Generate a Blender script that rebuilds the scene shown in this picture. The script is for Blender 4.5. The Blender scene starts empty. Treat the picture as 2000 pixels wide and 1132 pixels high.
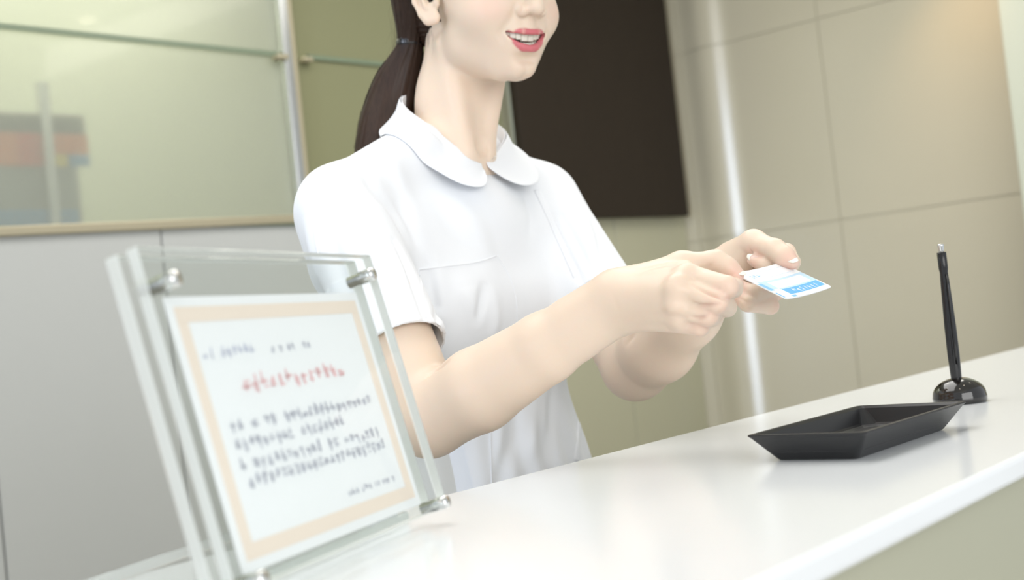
import bpy, bmesh, math, random
import numpy as np
from mathutils import Vector, Matrix
from mathutils.bvhtree import BVHTree
random.seed(7); rng = np.random.default_rng(7)
sc = bpy.context.scene
COL = sc.collection

# ---------------------------------------------------------------- camera
FPX = 2400.0
ROLL, PITCH, YAW = math.radians(6.2), math.radians(1.78), math.radians(39.5)
CAMZ = 1.10
_fw = np.array([math.cos(YAW), math.sin(YAW), 0.0]); _rt = np.array([math.sin(YAW), -math.cos(YAW), 0.0]); _up = np.array([0, 0, 1.0])
FWD = _fw*math.cos(PITCH) + _up*math.sin(PITCH)
_u0 = _up*math.cos(PITCH) - _fw*math.sin(PITCH)
CR = _rt*math.cos(ROLL) - _u0*math.sin(ROLL)
CU = _u0*math.cos(ROLL) + _rt*math.sin(ROLL)
CAM = np.array([0, 0, CAMZ])
cd = bpy.data.cameras.new('camera'); cam = bpy.data.objects.new('camera', cd); COL.objects.link(cam)
cam.matrix_world = Matrix([[CR[0], CU[0], -FWD[0], CAM[0]], [CR[1], CU[1], -FWD[1], CAM[1]], [CR[2], CU[2], -FWD[2], CAM[2]], [0, 0, 0, 1]])
cd.sensor_width = 36; cd.lens = FPX*36/2000
cd.clip_start = 0.02; cd.clip_end = 60
cd.dof.use_dof = True; cd.dof.focus_distance = 1.10; cd.dof.aperture_fstop = 5.8
sc.camera = cam

def ray(px, py): return FWD + CR*((px-1000)/FPX) + CU*((566-py)/FPX)
def P(px, py, d): return CAM + ray(px, py)*d
def hit(px, py, n, c):
    n = np.array(n, float); r = ray(px, py); return CAM + r*((c - CAM@n)/(r@n))
def proj(p):
    d = np.asarray(p, float)-CAM; z = d@FWD
    return np.array([1000+FPX*(d@CR)/z, 566-FPX*(d@CU)/z, z])

# ---------------------------------------------------------------- world, lights, exposure
sc.view_settings.view_transform = 'Standard'; sc.view_settings.look = 'None'
sc.view_settings.gamma = 1.0; sc.view_settings.use_curve_mapping = False
sc.view_settings.exposure = -0.07
w = bpy.data.worlds.new('world'); sc.world = w; w.use_nodes = True
w.node_tree.nodes['Background'].inputs[0].default_value = (0.90, 0.95, 1.0, 1)
w.node_tree.nodes['Background'].inputs[1].default_value = 0.84

def area(name, loc, target, sx, sy, power, col=(1, 1, 1)):
    l = bpy.data.lights.new(name, 'AREA'); l.shape = 'RECTANGLE'; l.size = sx; l.size_y = sy; l.energy = power; l.color = col
    o = bpy.data.objects.new(name, l); COL.objects.link(o); o.location = loc
    o.rotation_euler = (Vector(target)-Vector(loc)).to_track_quat('-Z', 'Y').to_euler()
    return o
area('lobby_window_light', (-0.6, -1.9, 1.7), (0.95, 0.8, 1.18), 2.6, 1.6, 50, (1.0, 0.99, 0.97))
area('ceiling_panel_light', (1.3, 1.25, 2.58), (1.3, 1.25, 0), 2.6, 1.2, 36, (1.0, 0.985, 0.96))
area('wall_fill_light', (2.9, 1.0, 2.58), (3.6, 1.2, 0.6), 0.5, 1.8, 12, (1.0, 0.96, 0.86))  # unseen fill lamp, added to brighten the far walls
area('wall_stripe_light', (-1.7, 1.0, 1.35), (3.6, 1.8, 1.2), 0.75, 2.9, 5.5, (0.72, 0.82, 1.0)).data.spread = math.radians(34)  # unseen lamp added for the bright stripe on the rounded tile wall

# ---------------------------------------------------------------- materials
def mat(name, col, rough=0.5, metal=0.0, sub=0.0, coat=0.0, spec=0.5, noise=None, bump=None, sheen=0.0):
    m = bpy.data.materials.new(name); m.use_nodes = True; nt = m.node_tree; b = nt.nodes['Principled BSDF']
    b.inputs['Base Color'].default_value = (*col, 1); b.inputs['Roughness'].default_value = rough
    b.inputs['Metallic'].default_value = metal; b.inputs['Coat Weight'].default_value = coat
    b.inputs['Coat Roughness'].default_value = 0.05
    b.inputs['Specular IOR Level'].default_value = spec
    b.inputs['Sheen Weight'].default_value = sheen
    if sub: b.inputs['Subsurface Weight'].default_value = sub; b.inputs['Subsurface Radius'].default_value = (1, .35, .2); b.inputs['Subsurface Scale'].default_value = .012
    tc = nt.nodes.new('ShaderNodeTexCoord')
    if noise:
        sc_, amt, stretch = noise
        mp = nt.nodes.new('ShaderNodeMapping'); mp.inputs['Scale'].default_value = stretch
        nz = nt.nodes.new('ShaderNodeTexNoise'); nz.inputs['Scale'].default_value = sc_; nz.inputs['Detail'].default_value = 4
        rp = nt.nodes.new('ShaderNodeMapRange'); rp.inputs['To Min'].default_value = 1-amt; rp.inputs['To Max'].default_value = 1+amt
        mx = nt.nodes.new('ShaderNodeMix'); mx.data_type = 'RGBA'; mx.blend_type = 'MULTIPLY'; mx.inputs['Factor'].default_value = 1
        mx.inputs['A'].default_value = (*col, 1)
        nt.links.new(tc.outputs['Object'], mp.inputs['Vector']); nt.links.new(mp.outputs[0], nz.inputs['Vector'])
        nt.links.new(nz.outputs['Fac'], rp.inputs['Value']); nt.links.new(rp.outputs[0], mx.inputs['B'])
        nt.links.new(mx.outputs['Result'], b.inputs['Base Color'])
    if bump:
        bs, bd, bstr = bump
        n2 = nt.nodes.new('ShaderNodeTexNoise'); n2.inputs['Scale'].default_value = bs; n2.inputs['Detail'].default_value = 3
        bp = nt.nodes.new('ShaderNodeBump'); bp.inputs['Strength'].default_value = bstr; bp.inputs['Distance'].default_value = bd
        nt.links.new(tc.outputs['Object'], n2.inputs['Vector']); nt.links.new(n2.outputs['Fac'], bp.inputs['Height']); nt.links.new(bp.outputs[0], b.inputs['Normal'])
    return m
def attr_mat(m, name='tint'):
    nt = m.node_tree; a = nt.nodes.new('ShaderNodeVertexColor'); a.layer_name = name
    nt.links.new(a.outputs['Color'], nt.nodes['Principled BSDF'].inputs['Base Color']); return m
M = {}
M['skin'] = attr_mat(mat('skin', (.74, .60, .48), .42, sub=.25, spec=.35, bump=(900, .0003, .12)))
M['cloth'] = mat('white_uniform_cloth', (.80, .815, .84), .8, spec=.2, sheen=.15, bump=(1400, .0002, .2))
M['cloth_low'] = mat('white_trouser_cloth', (.70, .70, .67), .8, spec=.2, bump=(1400, .0002, .2))
M['hair'] = mat('dark_brown_hair', (.030, .015, .009), .45, spec=.3, noise=(60, .7, (6, 6, .5)))
M['tooth'] = mat('tooth_enamel', (.80, .76, .65), .18, sub=.1)
M['nail'] = mat('fingernail', (.82, .60, .52), .22, sub=.1)
M['nail_tip'] = mat('fingernail_tip', (.88, .84, .74), .25)
M['eye'] = mat('eye_white', (.85, .83, .80), .1)
M['iris'] = mat('dark_iris', (.03, .015, .01), .1)
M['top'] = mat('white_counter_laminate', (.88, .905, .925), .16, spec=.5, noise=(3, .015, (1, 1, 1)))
M['front'] = mat('pale_olive_counter_front', (.46, .46, .35), .35, noise=(4, .03, (1, 1, 1)))
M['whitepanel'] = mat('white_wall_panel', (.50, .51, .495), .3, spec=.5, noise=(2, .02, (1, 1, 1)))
M['olivewall'] = mat('olive_beige_wall', (.47, .455, .325), .35, noise=(2, .02, (1, 1, 1)))
M['tile'] = mat('beige_gloss_tile', (.47, .43, .32), .20, spec=.7, noise=(3, .03, (1, 1, 1)))
M['grout'] = mat('tile_joint', (.41, .375, .275), .6)
M['pier'] = mat('pale_green_pier', (.52, .54, .44), .5)
M['dark'] = mat('dark_brown_board', (.024, .016, .010), .55, spec=.3, noise=(30, .25, (8, 1, .3)), bump=(700, .0006, .3))
M['metal'] = mat('brushed_aluminium', (.62, .63, .64), .25, 1.0)
M['beigemetal'] = mat('beige_metal_trim', (.45, .40, .28), .35, .4)
M['chrome'] = mat('chrome', (.75, .75, .74), .12, 1.0)
M['blackgloss'] = mat('black_gloss_plastic', (.008, .006, .005), .08, coat=.6)
M['blackpen'] = mat('black_satin_plastic', (.012, .012, .013), .22)
M['blackmatte'] = mat('black_matte_tray', (.014, .014, .015), .38, spec=.5)
M['floor'] = mat('pale_floor', (.45, .43, .38), .3, noise=(5, .05, (1, 1, 1)))
M['ceil'] = mat('white_ceiling', (.8, .8, .78), .8)
M['paper'] = mat('white_notice_paper', (.90, .91, .93), .6)
M['peach'] = mat('peach_print', (.88, .76, .66), .6)
M['inkgrey'] = mat('grey_ink', (.50, .51, .58), .6)
M['inkblue'] = mat('pale_blue_grey_ink', (.58, .60, .72), .6)
M['inkred'] = mat('red_ink', (.86, .55, .56), .6)
M['card'] = mat('white_card_stock', (.86, .88, .90), .35)
M['cardblue'] = mat('bright_blue_print', (.09, .42, .80), .35)
M['cardmid'] = mat('mid_blue_print', (.18, .50, .82), .35)
M['cardpale'] = mat('pale_blue_print', (.50, .70, .86), .35)
M['redbrown'] = mat('orange_leaflet', (.62, .16, .06), .6)
M['red2'] = mat('red_leaflet', (.55, .07, .05), .6)
M['greenl'] = mat('green_leaflet', (.25, .42, .05), .6)
M['bluel'] = mat('blue_leaflet', (.08, .25, .5), .6)
M['yellowl'] = mat('yellow_leaflet', (.7, .55, .1), .6)
M['rack'] = mat('grey_rack', (.22, .25, .27), .5)
M['rackdark'] = mat('dark_grey_rack', (.08, .09, .09), .5)
M['backroom'] = mat('pale_green_room_wall', (.74, .77, .62), .8)
m = bpy.data.materials.new('clear_acrylic'); m.use_nodes = True; nt_ = m.node_tree; nt_.nodes.remove(nt_.nodes['Principled BSDF'])
t1_ = nt_.nodes.new('ShaderNodeBsdfTransparent'); t1_.inputs[0].default_value = (.975, .985, .98, 1)
g1_ = nt_.nodes.new('ShaderNodeBsdfGlossy'); g1_.inputs['Roughness'].default_value = .03
f1_ = nt_.nodes.new('ShaderNodeFresnel'); f1_.inputs['IOR'].default_value = 1.35
x1_ = nt_.nodes.new('ShaderNodeMixShader'); q1_ = nt_.nodes.new('ShaderNodeNewGeometry'); q2_ = nt_.nodes.new('ShaderNodeMath'); q2_.operation = 'SUBTRACT'; q2_.inputs[0].default_value = 1; q3_ = nt_.nodes.new('ShaderNodeMath'); q3_.operation = 'MULTIPLY'; nt_.links.new(q1_.outputs['Backfacing'], q2_.inputs[1]); nt_.links.new(q2_.outputs[0], q3_.inputs[0]); nt_.links.new(f1_.outputs[0], q3_.inputs[1]); nt_.links.new(q3_.outputs[0], x1_.inputs[0]); nt_.links.new(t1_.outputs[0], x1_.inputs[1]); nt_.links.new(g1_.outputs[0], x1_.inputs[2])
nt_.links.new(x1_.outputs[0], nt_.nodes['Material Output'].inputs['Surface'])
M['acrylic'] = m
m = mat('satin_acrylic_edge', (.90, .93, .90), .35); m.node_tree.nodes['Principled BSDF'].inputs['Transmission Weight'].default_value = .55; M['acryledge'] = m
def frosted(name, tint, dif, mixf, rough):
    m = bpy.data.materials.new(name); m.use_nodes = True; nt = m.node_tree; b = nt.nodes['Principled BSDF']
    b.inputs['Base Color'].default_value = (*tint, 1); b.inputs['Roughness'].default_value = rough; b.inputs['Transmission Weight'].default_value = 1; b.inputs['IOR'].default_value = 1.45
    b.inputs['Coat Weight'].default_value = .5; b.inputs['Coat Roughness'].default_value = .06
    d = nt.nodes.new('ShaderNodeBsdfDiffuse'); d.inputs['Color'].default_value = (*dif, 1)
    mx = nt.nodes.new('ShaderNodeMixShader'); mx.inputs[0].default_value = mixf
    nt.links.new(b.outputs[0], mx.inputs[1]); nt.links.new(d.outputs[0], mx.inputs[2])
    nt.links.new(mx.outputs[0], nt.nodes['Material Output'].inputs['Surface']); return m
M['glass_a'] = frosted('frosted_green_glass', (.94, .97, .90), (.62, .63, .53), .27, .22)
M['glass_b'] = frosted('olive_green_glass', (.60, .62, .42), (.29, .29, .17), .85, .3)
M['glassedge'] = mat('dark_green_glass_edge', (.20, .25, .17), .3)
M['glow'] = mat('lamp_glow', (1, 1, 1), .5)
M['glow'].node_tree.nodes['Principled BSDF'].inputs['Emission Color'].default_value = (1, .9, .7, 1)
M['glow'].node_tree.nodes['Principled BSDF'].inputs['Emission Strength'].default_value = 25

# ---------------------------------------------------------------- object helpers
def mesh_obj(name, verts, faces, material, parent=None, smooth=False):
    me = bpy.data.meshes.new(name); me.from_pydata([tuple(map(float, v)) for v in verts], [], [tuple(int(i) for i in f) for f in faces]); me.update()
    if isinstance(material, (list, tuple)):
        for q in material: me.materials.append(q)
    elif material: me.materials.append(material)
    if smooth: me.polygons.foreach_set('use_smooth', [True]*len(me.polygons))
    o = bpy.data.objects.new(name, me); COL.objects.link(o)
    if parent: o.parent = parent; o.matrix_parent_inverse = parent.matrix_basis.inverted()
    return o
def fast_mesh(name, V, Q, material, parent=None):
    me = bpy.data.meshes.new(name); me.vertices.add(len(V)); me.vertices.foreach_set('co', V.astype(np.float32).ravel())
    me.loops.add(len(Q)*4); me.loops.foreach_set('vertex_index', Q.astype(np.int32).ravel())
    me.polygons.add(len(Q)); me.polygons.foreach_set('loop_start', np.arange(0, len(Q)*4, 4, dtype=np.int32)); 
    me.update(calc_edges=True); me.polygons.foreach_set('use_smooth', np.ones(len(Q), bool)); me.materials.append(material)
    o = bpy.data.objects.new(name, me); COL.objects.link(o)
    if parent: o.parent = parent; o.matrix_parent_inverse = parent.matrix_basis.inverted()
    return o
def empty(name, loc, label, cat, group=None):
    o = bpy.data.objects.new(name, None); COL.objects.link(o); o.location = tuple(map(float, loc)); o.empty_display_size = .05
    o['label'] = label; o['category'] = cat
    if group: o['group'] = group
    return o
def tag(o, label, cat, group=None):
    o['label'] = label; o['category'] = cat
    if group: o['group'] = group
    return o
def struct(o): o['kind'] = 'structure'; return o
def box_bm(bm, c, ax, size, bevel=0.0, seg=2):
    """box with centre c, axis matrix ax (rows = unit axes) and full sizes"""
    r = bmesh.ops.create_cube(bm, size=1.0); vs = r['verts']
    A = np.array(ax, float)
    if bevel:
        for v in vs: v.co = Vector((v.co.x*size[0], v.co.y*size[1], v.co.z*size[2]))
        es = list({e for v in vs for e in v.link_edges})
        g = bmesh.ops.bevel(bm, geom=es, offset=bevel, segments=seg, profile=.5, affect='EDGES')
        vs = list({v for f in g['faces'] for v in f.verts} | {v for v in vs if v.is_valid})
        for v in vs:
            q = np.array(c)+A[0]*v.co.x+A[1]*v.co.y+A[2]*v.co.z; v.co = Vector(q)
    else:
        for v in vs:
            q = np.array(c)+A[0]*v.co.x*size[0]+A[1]*v.co.y*size[1]+A[2]*v.co.z*size[2]; v.co = Vector(q)
def bm_obj(name, bm, material, parent=None, smooth=False):
    bmesh.ops.recalc_face_normals(bm, faces=bm.faces)
    if bm.calc_volume(signed=True) < 0: bmesh.ops.reverse_faces(bm, faces=bm.faces)
    me = bpy.data.meshes.new(name); bm.to_mesh(me); bm.free(); me.materials.append(material)
    if smooth: me.polygons.foreach_set('use_smooth', [True]*len(me.polygons))
    o = bpy.data.objects.new(name, me); COL.objects.link(o)
    if parent: o.parent = parent; o.matrix_parent_inverse = parent.matrix_basis.inverted()
    return o
I3 = np.eye(3)
def box(name, c, size, material, parent=None, ax=I3, bevel=0.0, seg=2):
    bm = bmesh.new(); box_bm(bm, c, ax, size, bevel, seg); return bm_obj(name, bm, material, parent)
def lathe(name, prof, c, axis, material, parent=None, n=48):
    """prof: (r, h) along axis"""
    axis = np.array(axis, float); axis /= np.linalg.norm(axis)
    a = np.cross(axis, [0, 1, 0] if abs(axis[1]) < .9 else [1, 0, 0]); a /= np.linalg.norm(a); b_ = np.cross(axis, a)
    V = []; F = []
    for r, h in prof:
        for i in range(n):
            t = 2*math.pi*i/n; V.append(np.array(c)+axis*h+(a*math.cos(t)+b_*math.sin(t))*max(r, 1e-5))
    for j in range(len(prof)-1):
        for i in range(n):
            F.append((j*n+i, j*n+(i+1) % n, (j+1)*n+(i+1) % n, (j+1)*n+i))
    F.append(tuple(range(n))[::-1]); F.append(tuple((len(prof)-1)*n+i for i in range(n)))
    return mesh_obj(name, V, F, material, parent, True)
def tube_geo(pts, rad, n=8):
    pts = [np.array(p, float) for p in pts]; V = []; F = []
    for i, p in enumerate(pts):
        t = pts[min(i+1, len(pts)-1)]-pts[max(i-1, 0)]; t /= np.linalg.norm(t)+1e-12
        a = np.cross(t, [0, 0, 1.0]); 
        if np.linalg.norm(a) < .1: a = np.cross(t, [1.0, 0, 0])
        a /= np.linalg.norm(a); b_ = np.cross(t, a); r = rad[i] if hasattr(rad, '__len__') else rad
        for k in range(n):
            th = 2*math.pi*k/n; V.append(p+(a*math.cos(th)+b_*math.sin(th))*r)
    for j in range(len(pts)-1):
        for i in range(n): F.append((j*n+i, j*n+(i+1) % n, (j+1)*n+(i+1) % n, (j+1)*n+i))
    F.append(tuple(range(n))[::-1]); F.append(tuple((len(pts)-1)*n+i for i in range(n)))
    return V, F
def tube(name, pts, rad, material, parent=None, n=8):
    V, F = tube_geo(pts, rad, n); return mesh_obj(name, V, F, material, parent, True)
def catmull(pts, m):
    pts = np.array(pts, float); n = len(pts); Pp = np.vstack([2*pts[0]-pts[1], pts, 2*pts[-1]-pts[-2]]); out = []
    for u in np.linspace(0, n-1, m):
        i = min(int(u), n-2); t = u-i; p0, p1, p2, p3 = Pp[i:i+4]
        out.append(.5*((2*p1)+(-p0+p2)*t+(2*p0-5*p1+4*p2-p3)*t*t+(-p0+3*p1-3*p2+p3)*t**3))
    return np.array(out)

# ================================================================ SETTING
CT = 0.975                                   # counter top height
WD = np.array([math.cos(math.radians(-6.5)), math.sin(math.radians(-6.5)), 0]); WN = np.array([-WD[1], WD[0], 0])   # staff wall direction / outward normal (away from camera)
WC = float(WN@np.array([3.78, 2.30, 0]))
def W(px, py, off=0.0): return hit(px, py, WN, WC-off)      # point on staff wall, off = metres in front of it
def s_of(p): return float(np.array(p)@WD)
def wbox(name, s0, s1, z0, z1, off, th, material, parent=None, bevel=0.0):
    c = WD*(s0+s1)/2+WN*(WC-off-th/2)+np.array([0, 0, (z0+z1)/2])
    return box(name, c, (s1-s0, th, z1-z0), material, parent, ax=np.array([WD, WN, [0, 0, 1]]), bevel=bevel)
RX = 3.80                                    # tiled wall plane x
def bar(name, a, b_, wz, th, material, parent=None, nrm=None, bevel=0.0):
    a = np.array(a); b_ = np.array(b_); d = b_-a; L = np.linalg.norm(d); d = d/L
    n_ = WN if nrm is None else np.array(nrm); n_ = n_-d*(n_@d); n_ /= np.linalg.norm(n_); u = np.cross(d, n_)
    return box(name, (a+b_)/2, (L, th, wz), material, parent, ax=np.array([d, n_, u]), bevel=bevel)

struct(box('floor', (1.6, 0.8, -.05), (8, 8, .1), M['floor']))
struct(box('ceiling', (2.2, 1.6, 2.7), (6.5, 5.5, .1), M['ceil']))
zt = .5*(W(0, 461)[2]+W(583, 432)[2]); 
sc_corner = s_of((RX, 2.30, 0))
s_pole = s_of(W(590, 330)); s_strip = s_of(W(1012, 250)); s_left = s_of(W(-500, 400))
# white lower panels, one object with shadow-gap seams, olive bay at the right
bm = bmesh.new()
seam0 = s_of(W(345, 760)); seamL = s_of(W(2, 1000)); step = seam0-seamL
ss = [seam0-step*3, seam0-step*2, seam0-step, seam0, s_strip, s_of(W(1206, 500)), sc_corner]
ax = np.array([WD, WN, [0, 0, 1]])
for a, b_ in zip(ss[:4], ss[1:5]):
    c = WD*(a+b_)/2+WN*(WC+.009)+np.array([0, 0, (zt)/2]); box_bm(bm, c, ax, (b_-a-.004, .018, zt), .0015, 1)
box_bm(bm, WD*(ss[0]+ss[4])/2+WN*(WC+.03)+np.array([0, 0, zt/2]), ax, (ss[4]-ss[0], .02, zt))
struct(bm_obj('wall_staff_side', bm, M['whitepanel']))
bm = bmesh.new()
for a, b_ in zip(ss[4:6], ss[5:7]):
    box_bm(bm, WD*(a+b_)/2+WN*(WC+.009)+np.array([0, 0, 2.65/2]), ax, (b_-a-.004, .018, 2.65), .0015, 1)
box_bm(bm, WD*(ss[4]+ss[6])/2+WN*(WC+.03)+np.array([0, 0, 1.325]), ax, (ss[6]-ss[4]+.1, .02, 2.65))
struct(bm_obj('wall_corner_side', bm, M['olivewall']))
# ledge between panels and glass
a, b_ = W(-60, 458, .0), W(640, 424, .0); a -= WD*.25
led = struct(bar('trim_1', a+np.array([0, 0, -.002]), b_+np.array([0, 0, -.002]), .022, .03, M['beigemetal'], bevel=.003))
# glass bays
zg = zt-.02
w1 = bpy.data.objects.new('window_1', None); COL.objects.link(w1); w1.location = tuple(WD*((s_left+s_pole)/2)+WN*WC+np.array([0, 0, zt])); w1['kind'] = 'structure'
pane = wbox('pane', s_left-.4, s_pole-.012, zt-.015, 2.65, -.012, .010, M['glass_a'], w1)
a, b_ = W(-120, 38, .004), W(555, 107, .004)
bar('pane_joint', a, b_, .012, .006, M['glassedge'], w1)
bar('pane_foot', W(-60, 446, .004)-WD*.2, W(582, 436, .004), .010, .010, M['glassedge'], w1)
p0, p1 = W(570, 150, .03), W(593, 345, .03)
pole_t = np.array([s_pole, 0, 0])
pc = WD*s_of(W(572, 170, .03))+WN*(WC-.012)
bm = bmesh.new(); box_bm(bm, pc+np.array([0, 0, (2.65+zt)/2]), ax, (.026, .03, 2.65-zt), .004); bm_obj('frame', bm, M['metal'], w1)
bm = bmesh.new(); box_bm(bm, pc+WD*.022+np.array([0, 0, (2.65+zt)/2]), ax, (.014, .022, 2.65-zt), .003); bm_obj('frame_trim', bm, M['beigemetal'], w1)
for (cx, cy, L, th) in ((548, 112, .035, .012),):
    q = W(cx, cy, .02); bm = bmesh.new(); box_bm(bm, q, ax, (L, .03, .014), .003); bm_obj('glass_clamp', bm, M['beigemetal'], w1)
w2 = bpy.data.objects.new('window_2', None); COL.objects.link(w2); w2.location = tuple(WD*((s_strip+s_pole)/2)+WN*WC+np.array([0, 0, zt])); w2['kind'] = 'structure'
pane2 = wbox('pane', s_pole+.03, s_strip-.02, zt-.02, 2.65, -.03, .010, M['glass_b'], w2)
bar('pane_joint', W(600, 111, -.015), W(1000, 150, -.015), .012, .008, M['glassedge'], w2)
q = W(598, 117, -.005); bm = bmesh.new(); box_bm(bm, q, ax, (.03, .03, .013), .003); bm_obj('glass_clamp', bm, M['beigemetal'], w2)
bs = s_of(W(1008, 230, 0))
bm = bmesh.new(); box_bm(bm, WD*(bs-.008)+WN*(WC-.005)+np.array([0, 0, (2.65+zt)/2]), ax, (.022, .03, 2.65-zt), .003); bm_obj('frame', bm, M['pier'], w2)
struct(wbox('trim_2', s_pole+.02, ss[4]+.02, zt-.04, zt-.01, -.02, .03, M['beigemetal']))
# room behind the glass
struct(wbox('wall_back_room', s_left-1.2, ss[4]+.6, 0, 2.65, -.95, .05, M['backroom']))
area('back_room_light', tuple(WD*(s_left+.5)+WN*(WC+.5)+np.array([0, 0, 2.5])), tuple(WD*(s_left+.5)+WN*(WC+.6)+np.array([0, 0, 0])), 2.2, .5, 16, (1, .98, .85))
# tiled side wall: 0.6 m tiles, with a shallow rounded pilaster near the corner
rj = [hit(1355, 474, (1, 0, 0), RX)[2]]
tz = hit(1650, 428, (1, 0, 0), RX)[2]; ty = hit(1627, 300, (1, 0, 0), RX)[1]
tz_up = hit(1597, 37, (1, 0, 0), RX)[2]; TH = tz_up-tz
zs = [tz-TH*k for k in (3, 2, 1)]+[tz+TH*k for k in (0, 1, 2, 3)]
zs = [0]+[z for z in zs if .05 < z < 2.6]+[2.65]
yp0 = hit(1366, 450, (1, 0, 0), RX)[1]; yp1 = hit(1474, 450, (1, 0, 0), RX)[1]
def rprof(y):
    t = (y-yp1)/(yp0-yp1)
    return RX-.34*abs(yp0-yp1)/math.pi*(math.sin(math.pi*t)**2 if 0 < t < 1 else 0)
edges = [2.36, yp0, ty, ty-.6, ty-1.2, ty-1.8]
bm = bmesh.new(); g = .002
def tile(y0, y1, z0, z1):
    n = 120 if abs(y1-yp0) < 1e-6 or abs(y0-yp0) < 1e-6 else 4
    ys = np.linspace(y0-g, y1+g, n); pr = [bm.verts.new((rprof(y), y, z)) for z in (z0+g, z1-g) for y in ys]
    for i in range(n-1): bm.faces.new((pr[i], pr[i+1], pr[n+i+1], pr[n+i]))
    bk = [bm.verts.new((rprof(y)+.004, y, z)) for z in (z0+g, z1-g) for y in ys]
    for i in range(n-1):
        bm.faces.new((pr[i], bk[i], bk[i+1], pr[i+1])); bm.faces.new((pr[n+i], pr[n+i+1], bk[n+i+1], bk[n+i]))
    bm.faces.new((pr[0], pr[n], bk[n], bk[0])); bm.faces.new((pr[n-1], bk[n-1], bk[2*n-1], pr[2*n-1]))
for y0, y1 in zip(edges[:-1], edges[1:]):
    for z0, z1 in zip(zs[:-1], zs[1:]): tile(y0, y1, z0, z1)
o = struct(bm_obj('wall_tiled_side', bm, M['tile'], smooth=False)); 
ys = np.linspace(2.4, -0.6, 120); V = []; F = []
for y in ys: V += [(rprof(y)+.004, y, 0), (rprof(y)+.004, y, 2.65), (RX+.1, y, 0), (RX+.1, y, 2.65)]
for i in range(len(ys)-1):
    k = 4*i; F += [(k, k+4, k+5, k+1), (k+2, k+3, k+7, k+6), (k+1, k+5, k+7, k+3)]
struct(mesh_obj('wall_tile_backing', V, F, M['grout']))
# pale pier at the far right
q = hit(1973, 205, (1, 0, 0), RX-.22)
struct(box('wall_pier', (RX-.11, q[1]-.35, 1.325), (.22, .70, 2.65), M['pier'], bevel=.004))
sp = bpy.data.lights.new('warm_downlight', 'SPOT'); sp.energy = 5; sp.color = (1, .62, .28); sp.spot_size = 1.4; sp.spot_blend = 1; sp.shadow_soft_size = .05
so = bpy.data.objects.new('warm_downlight', sp); COL.objects.link(so); so.location = (RX-.34, q[1]+.12, 2.15); so.rotation_euler = (0, math.radians(-38), 0)
# dark board hanging on the corner wall
bl, br = s_of(W(1013, 240, .04)), s_of(W(1320, 210, .04)); zb = .5*(W(1180, 428, .04)[2]+W(1342, 418, .04)[2])
brd = empty('dark_wall_board', WD*(bl+br)/2+WN*(WC-.02)+np.array([0, 0, zb]), 'large dark brown panel fixed high on the wall behind the receptionist', 'wall panel')
wbox('board_face', bl, br, zb, 2.5, .014, .03, M['dark'], brd, bevel=.002)
wbox('board_backing', bl+.02, br-.02, zb+.015, 2.48, .001, .013, M['beigemetal'], brd)

# leaflet rack seen through the frosted glass
def back_s(px, py, off=-.14): return s_of(W(px, py, off))
rk = empty('leaflet_rack', W(60, 440, -.2), 'grey leaflet rack blurred behind the frosted glass at left', 'rack')
sa, sb = back_s(-150, 300), back_s(172, 300); zr0, zr1 = W(100, 436, -.14)[2]-.1, W(90, 232, -.14)[2]
c0 = lambda s0, s1, z0, z1, off, th, m_, nm, par: wbox(nm, s0, s1, z0, z1, off, th, m_, par)
c0(sa, sb-.03, zr0, zr1-.06, -.175, .03, M['rack'], 'rack_front', rk)
c0(sa, sb, zr1-.035, zr1+.012, -.18, .03, M['rackdark'], 'rack_header', rk)
c0(back_s(84, 300)-.012, back_s(84, 300)+.012, zr0, zr1+.08, -.125, .02, M['metal'], 'rack_post', rk)
c0(sa, sb-.05, zr0, zr0+.13, -.14, .02, M['bluel'], 'rack_shelf', rk)
zl0, zl1 = zr1-.115, zr1-.037
for x0_, x1_, z0_, z1_, k, lb in ((-34, 30, zl0, zl1, 'redbrown', 'orange leaflet at the outer left end of the blurred rack'), (31, 83, zl0, zl1, 'red2', 'red leaflet just left of the rack post'),
        (100, 168, zl0+.03, zl1, 'redbrown', 'wide rust orange leaflet right of the rack post'), (100, 124, zl0, zl0+.028, 'yellowl', 'small yellow leaflet below the wide orange one'), (130, 168, zl0, zl0+.028, 'bluel', 'small blue leaflet at the right end of the blurred rack')):
    tag(wbox('leaflet', back_s(x0_, 270), back_s(x1_, 270), z0_, z1_, -.14, .004, M[k]), lb, 'leaflet', 'leaflets on the rack behind the glass')

# ================================================================ COUNTER
yF, yN = .677, .2825
ctr = empty('reception_counter', (1.3, .48, 0), 'long white topped reception counter with pale olive front', 'counter')
bm = bmesh.new(); box_bm(bm, (1.35, (yF+yN)/2, CT-.0085), I3, (4.38, yF-yN, .017), .004, 3); bm_obj('counter_top', bm, M['top'], ctr)
bm = bmesh.new()
x0 = -.85
while x0 < 2.9: box_bm(bm, (x0+.3, yN+.030, (CT-.017)/2), I3, (.597, .018, CT-.017), .001, 1); x0 += .6
bm_obj('front_panel', bm, M['front'], ctr)
box('back_panel', (1.35, yF-.03, (CT-.017)/2), (4.30, .018, CT-.018), M['whitepanel'], ctr)

# downlights in the ceiling (they glint on the pen stand)
for i, (x, y, lb) in enumerate(((.55, .1, 'above the sign'), (1.5, .1, 'above the tray'), (2.5, .1, 'far along the counter'), (1.0, 1.5, 'over the staff side'), (2.2, 1.5, 'near the tiled wall'))):
    dl = empty('ceiling_downlight', (x, y, 2.65), 'small round ceiling downlight '+lb, 'light', 'ceiling downlights')
    lathe('lamp_ring', [(.045, -.006), (.05, -.004), (.05, 0)], (x, y, 2.65), (0, 0, 1), M['metal'], dl, 24)
    lathe('lamp_disc', [(.035, -.008), (.04, -.0065), (.04, -.005)], (x, y, 2.65), (0, 0, 1), M['glow'], dl, 24)

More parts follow.
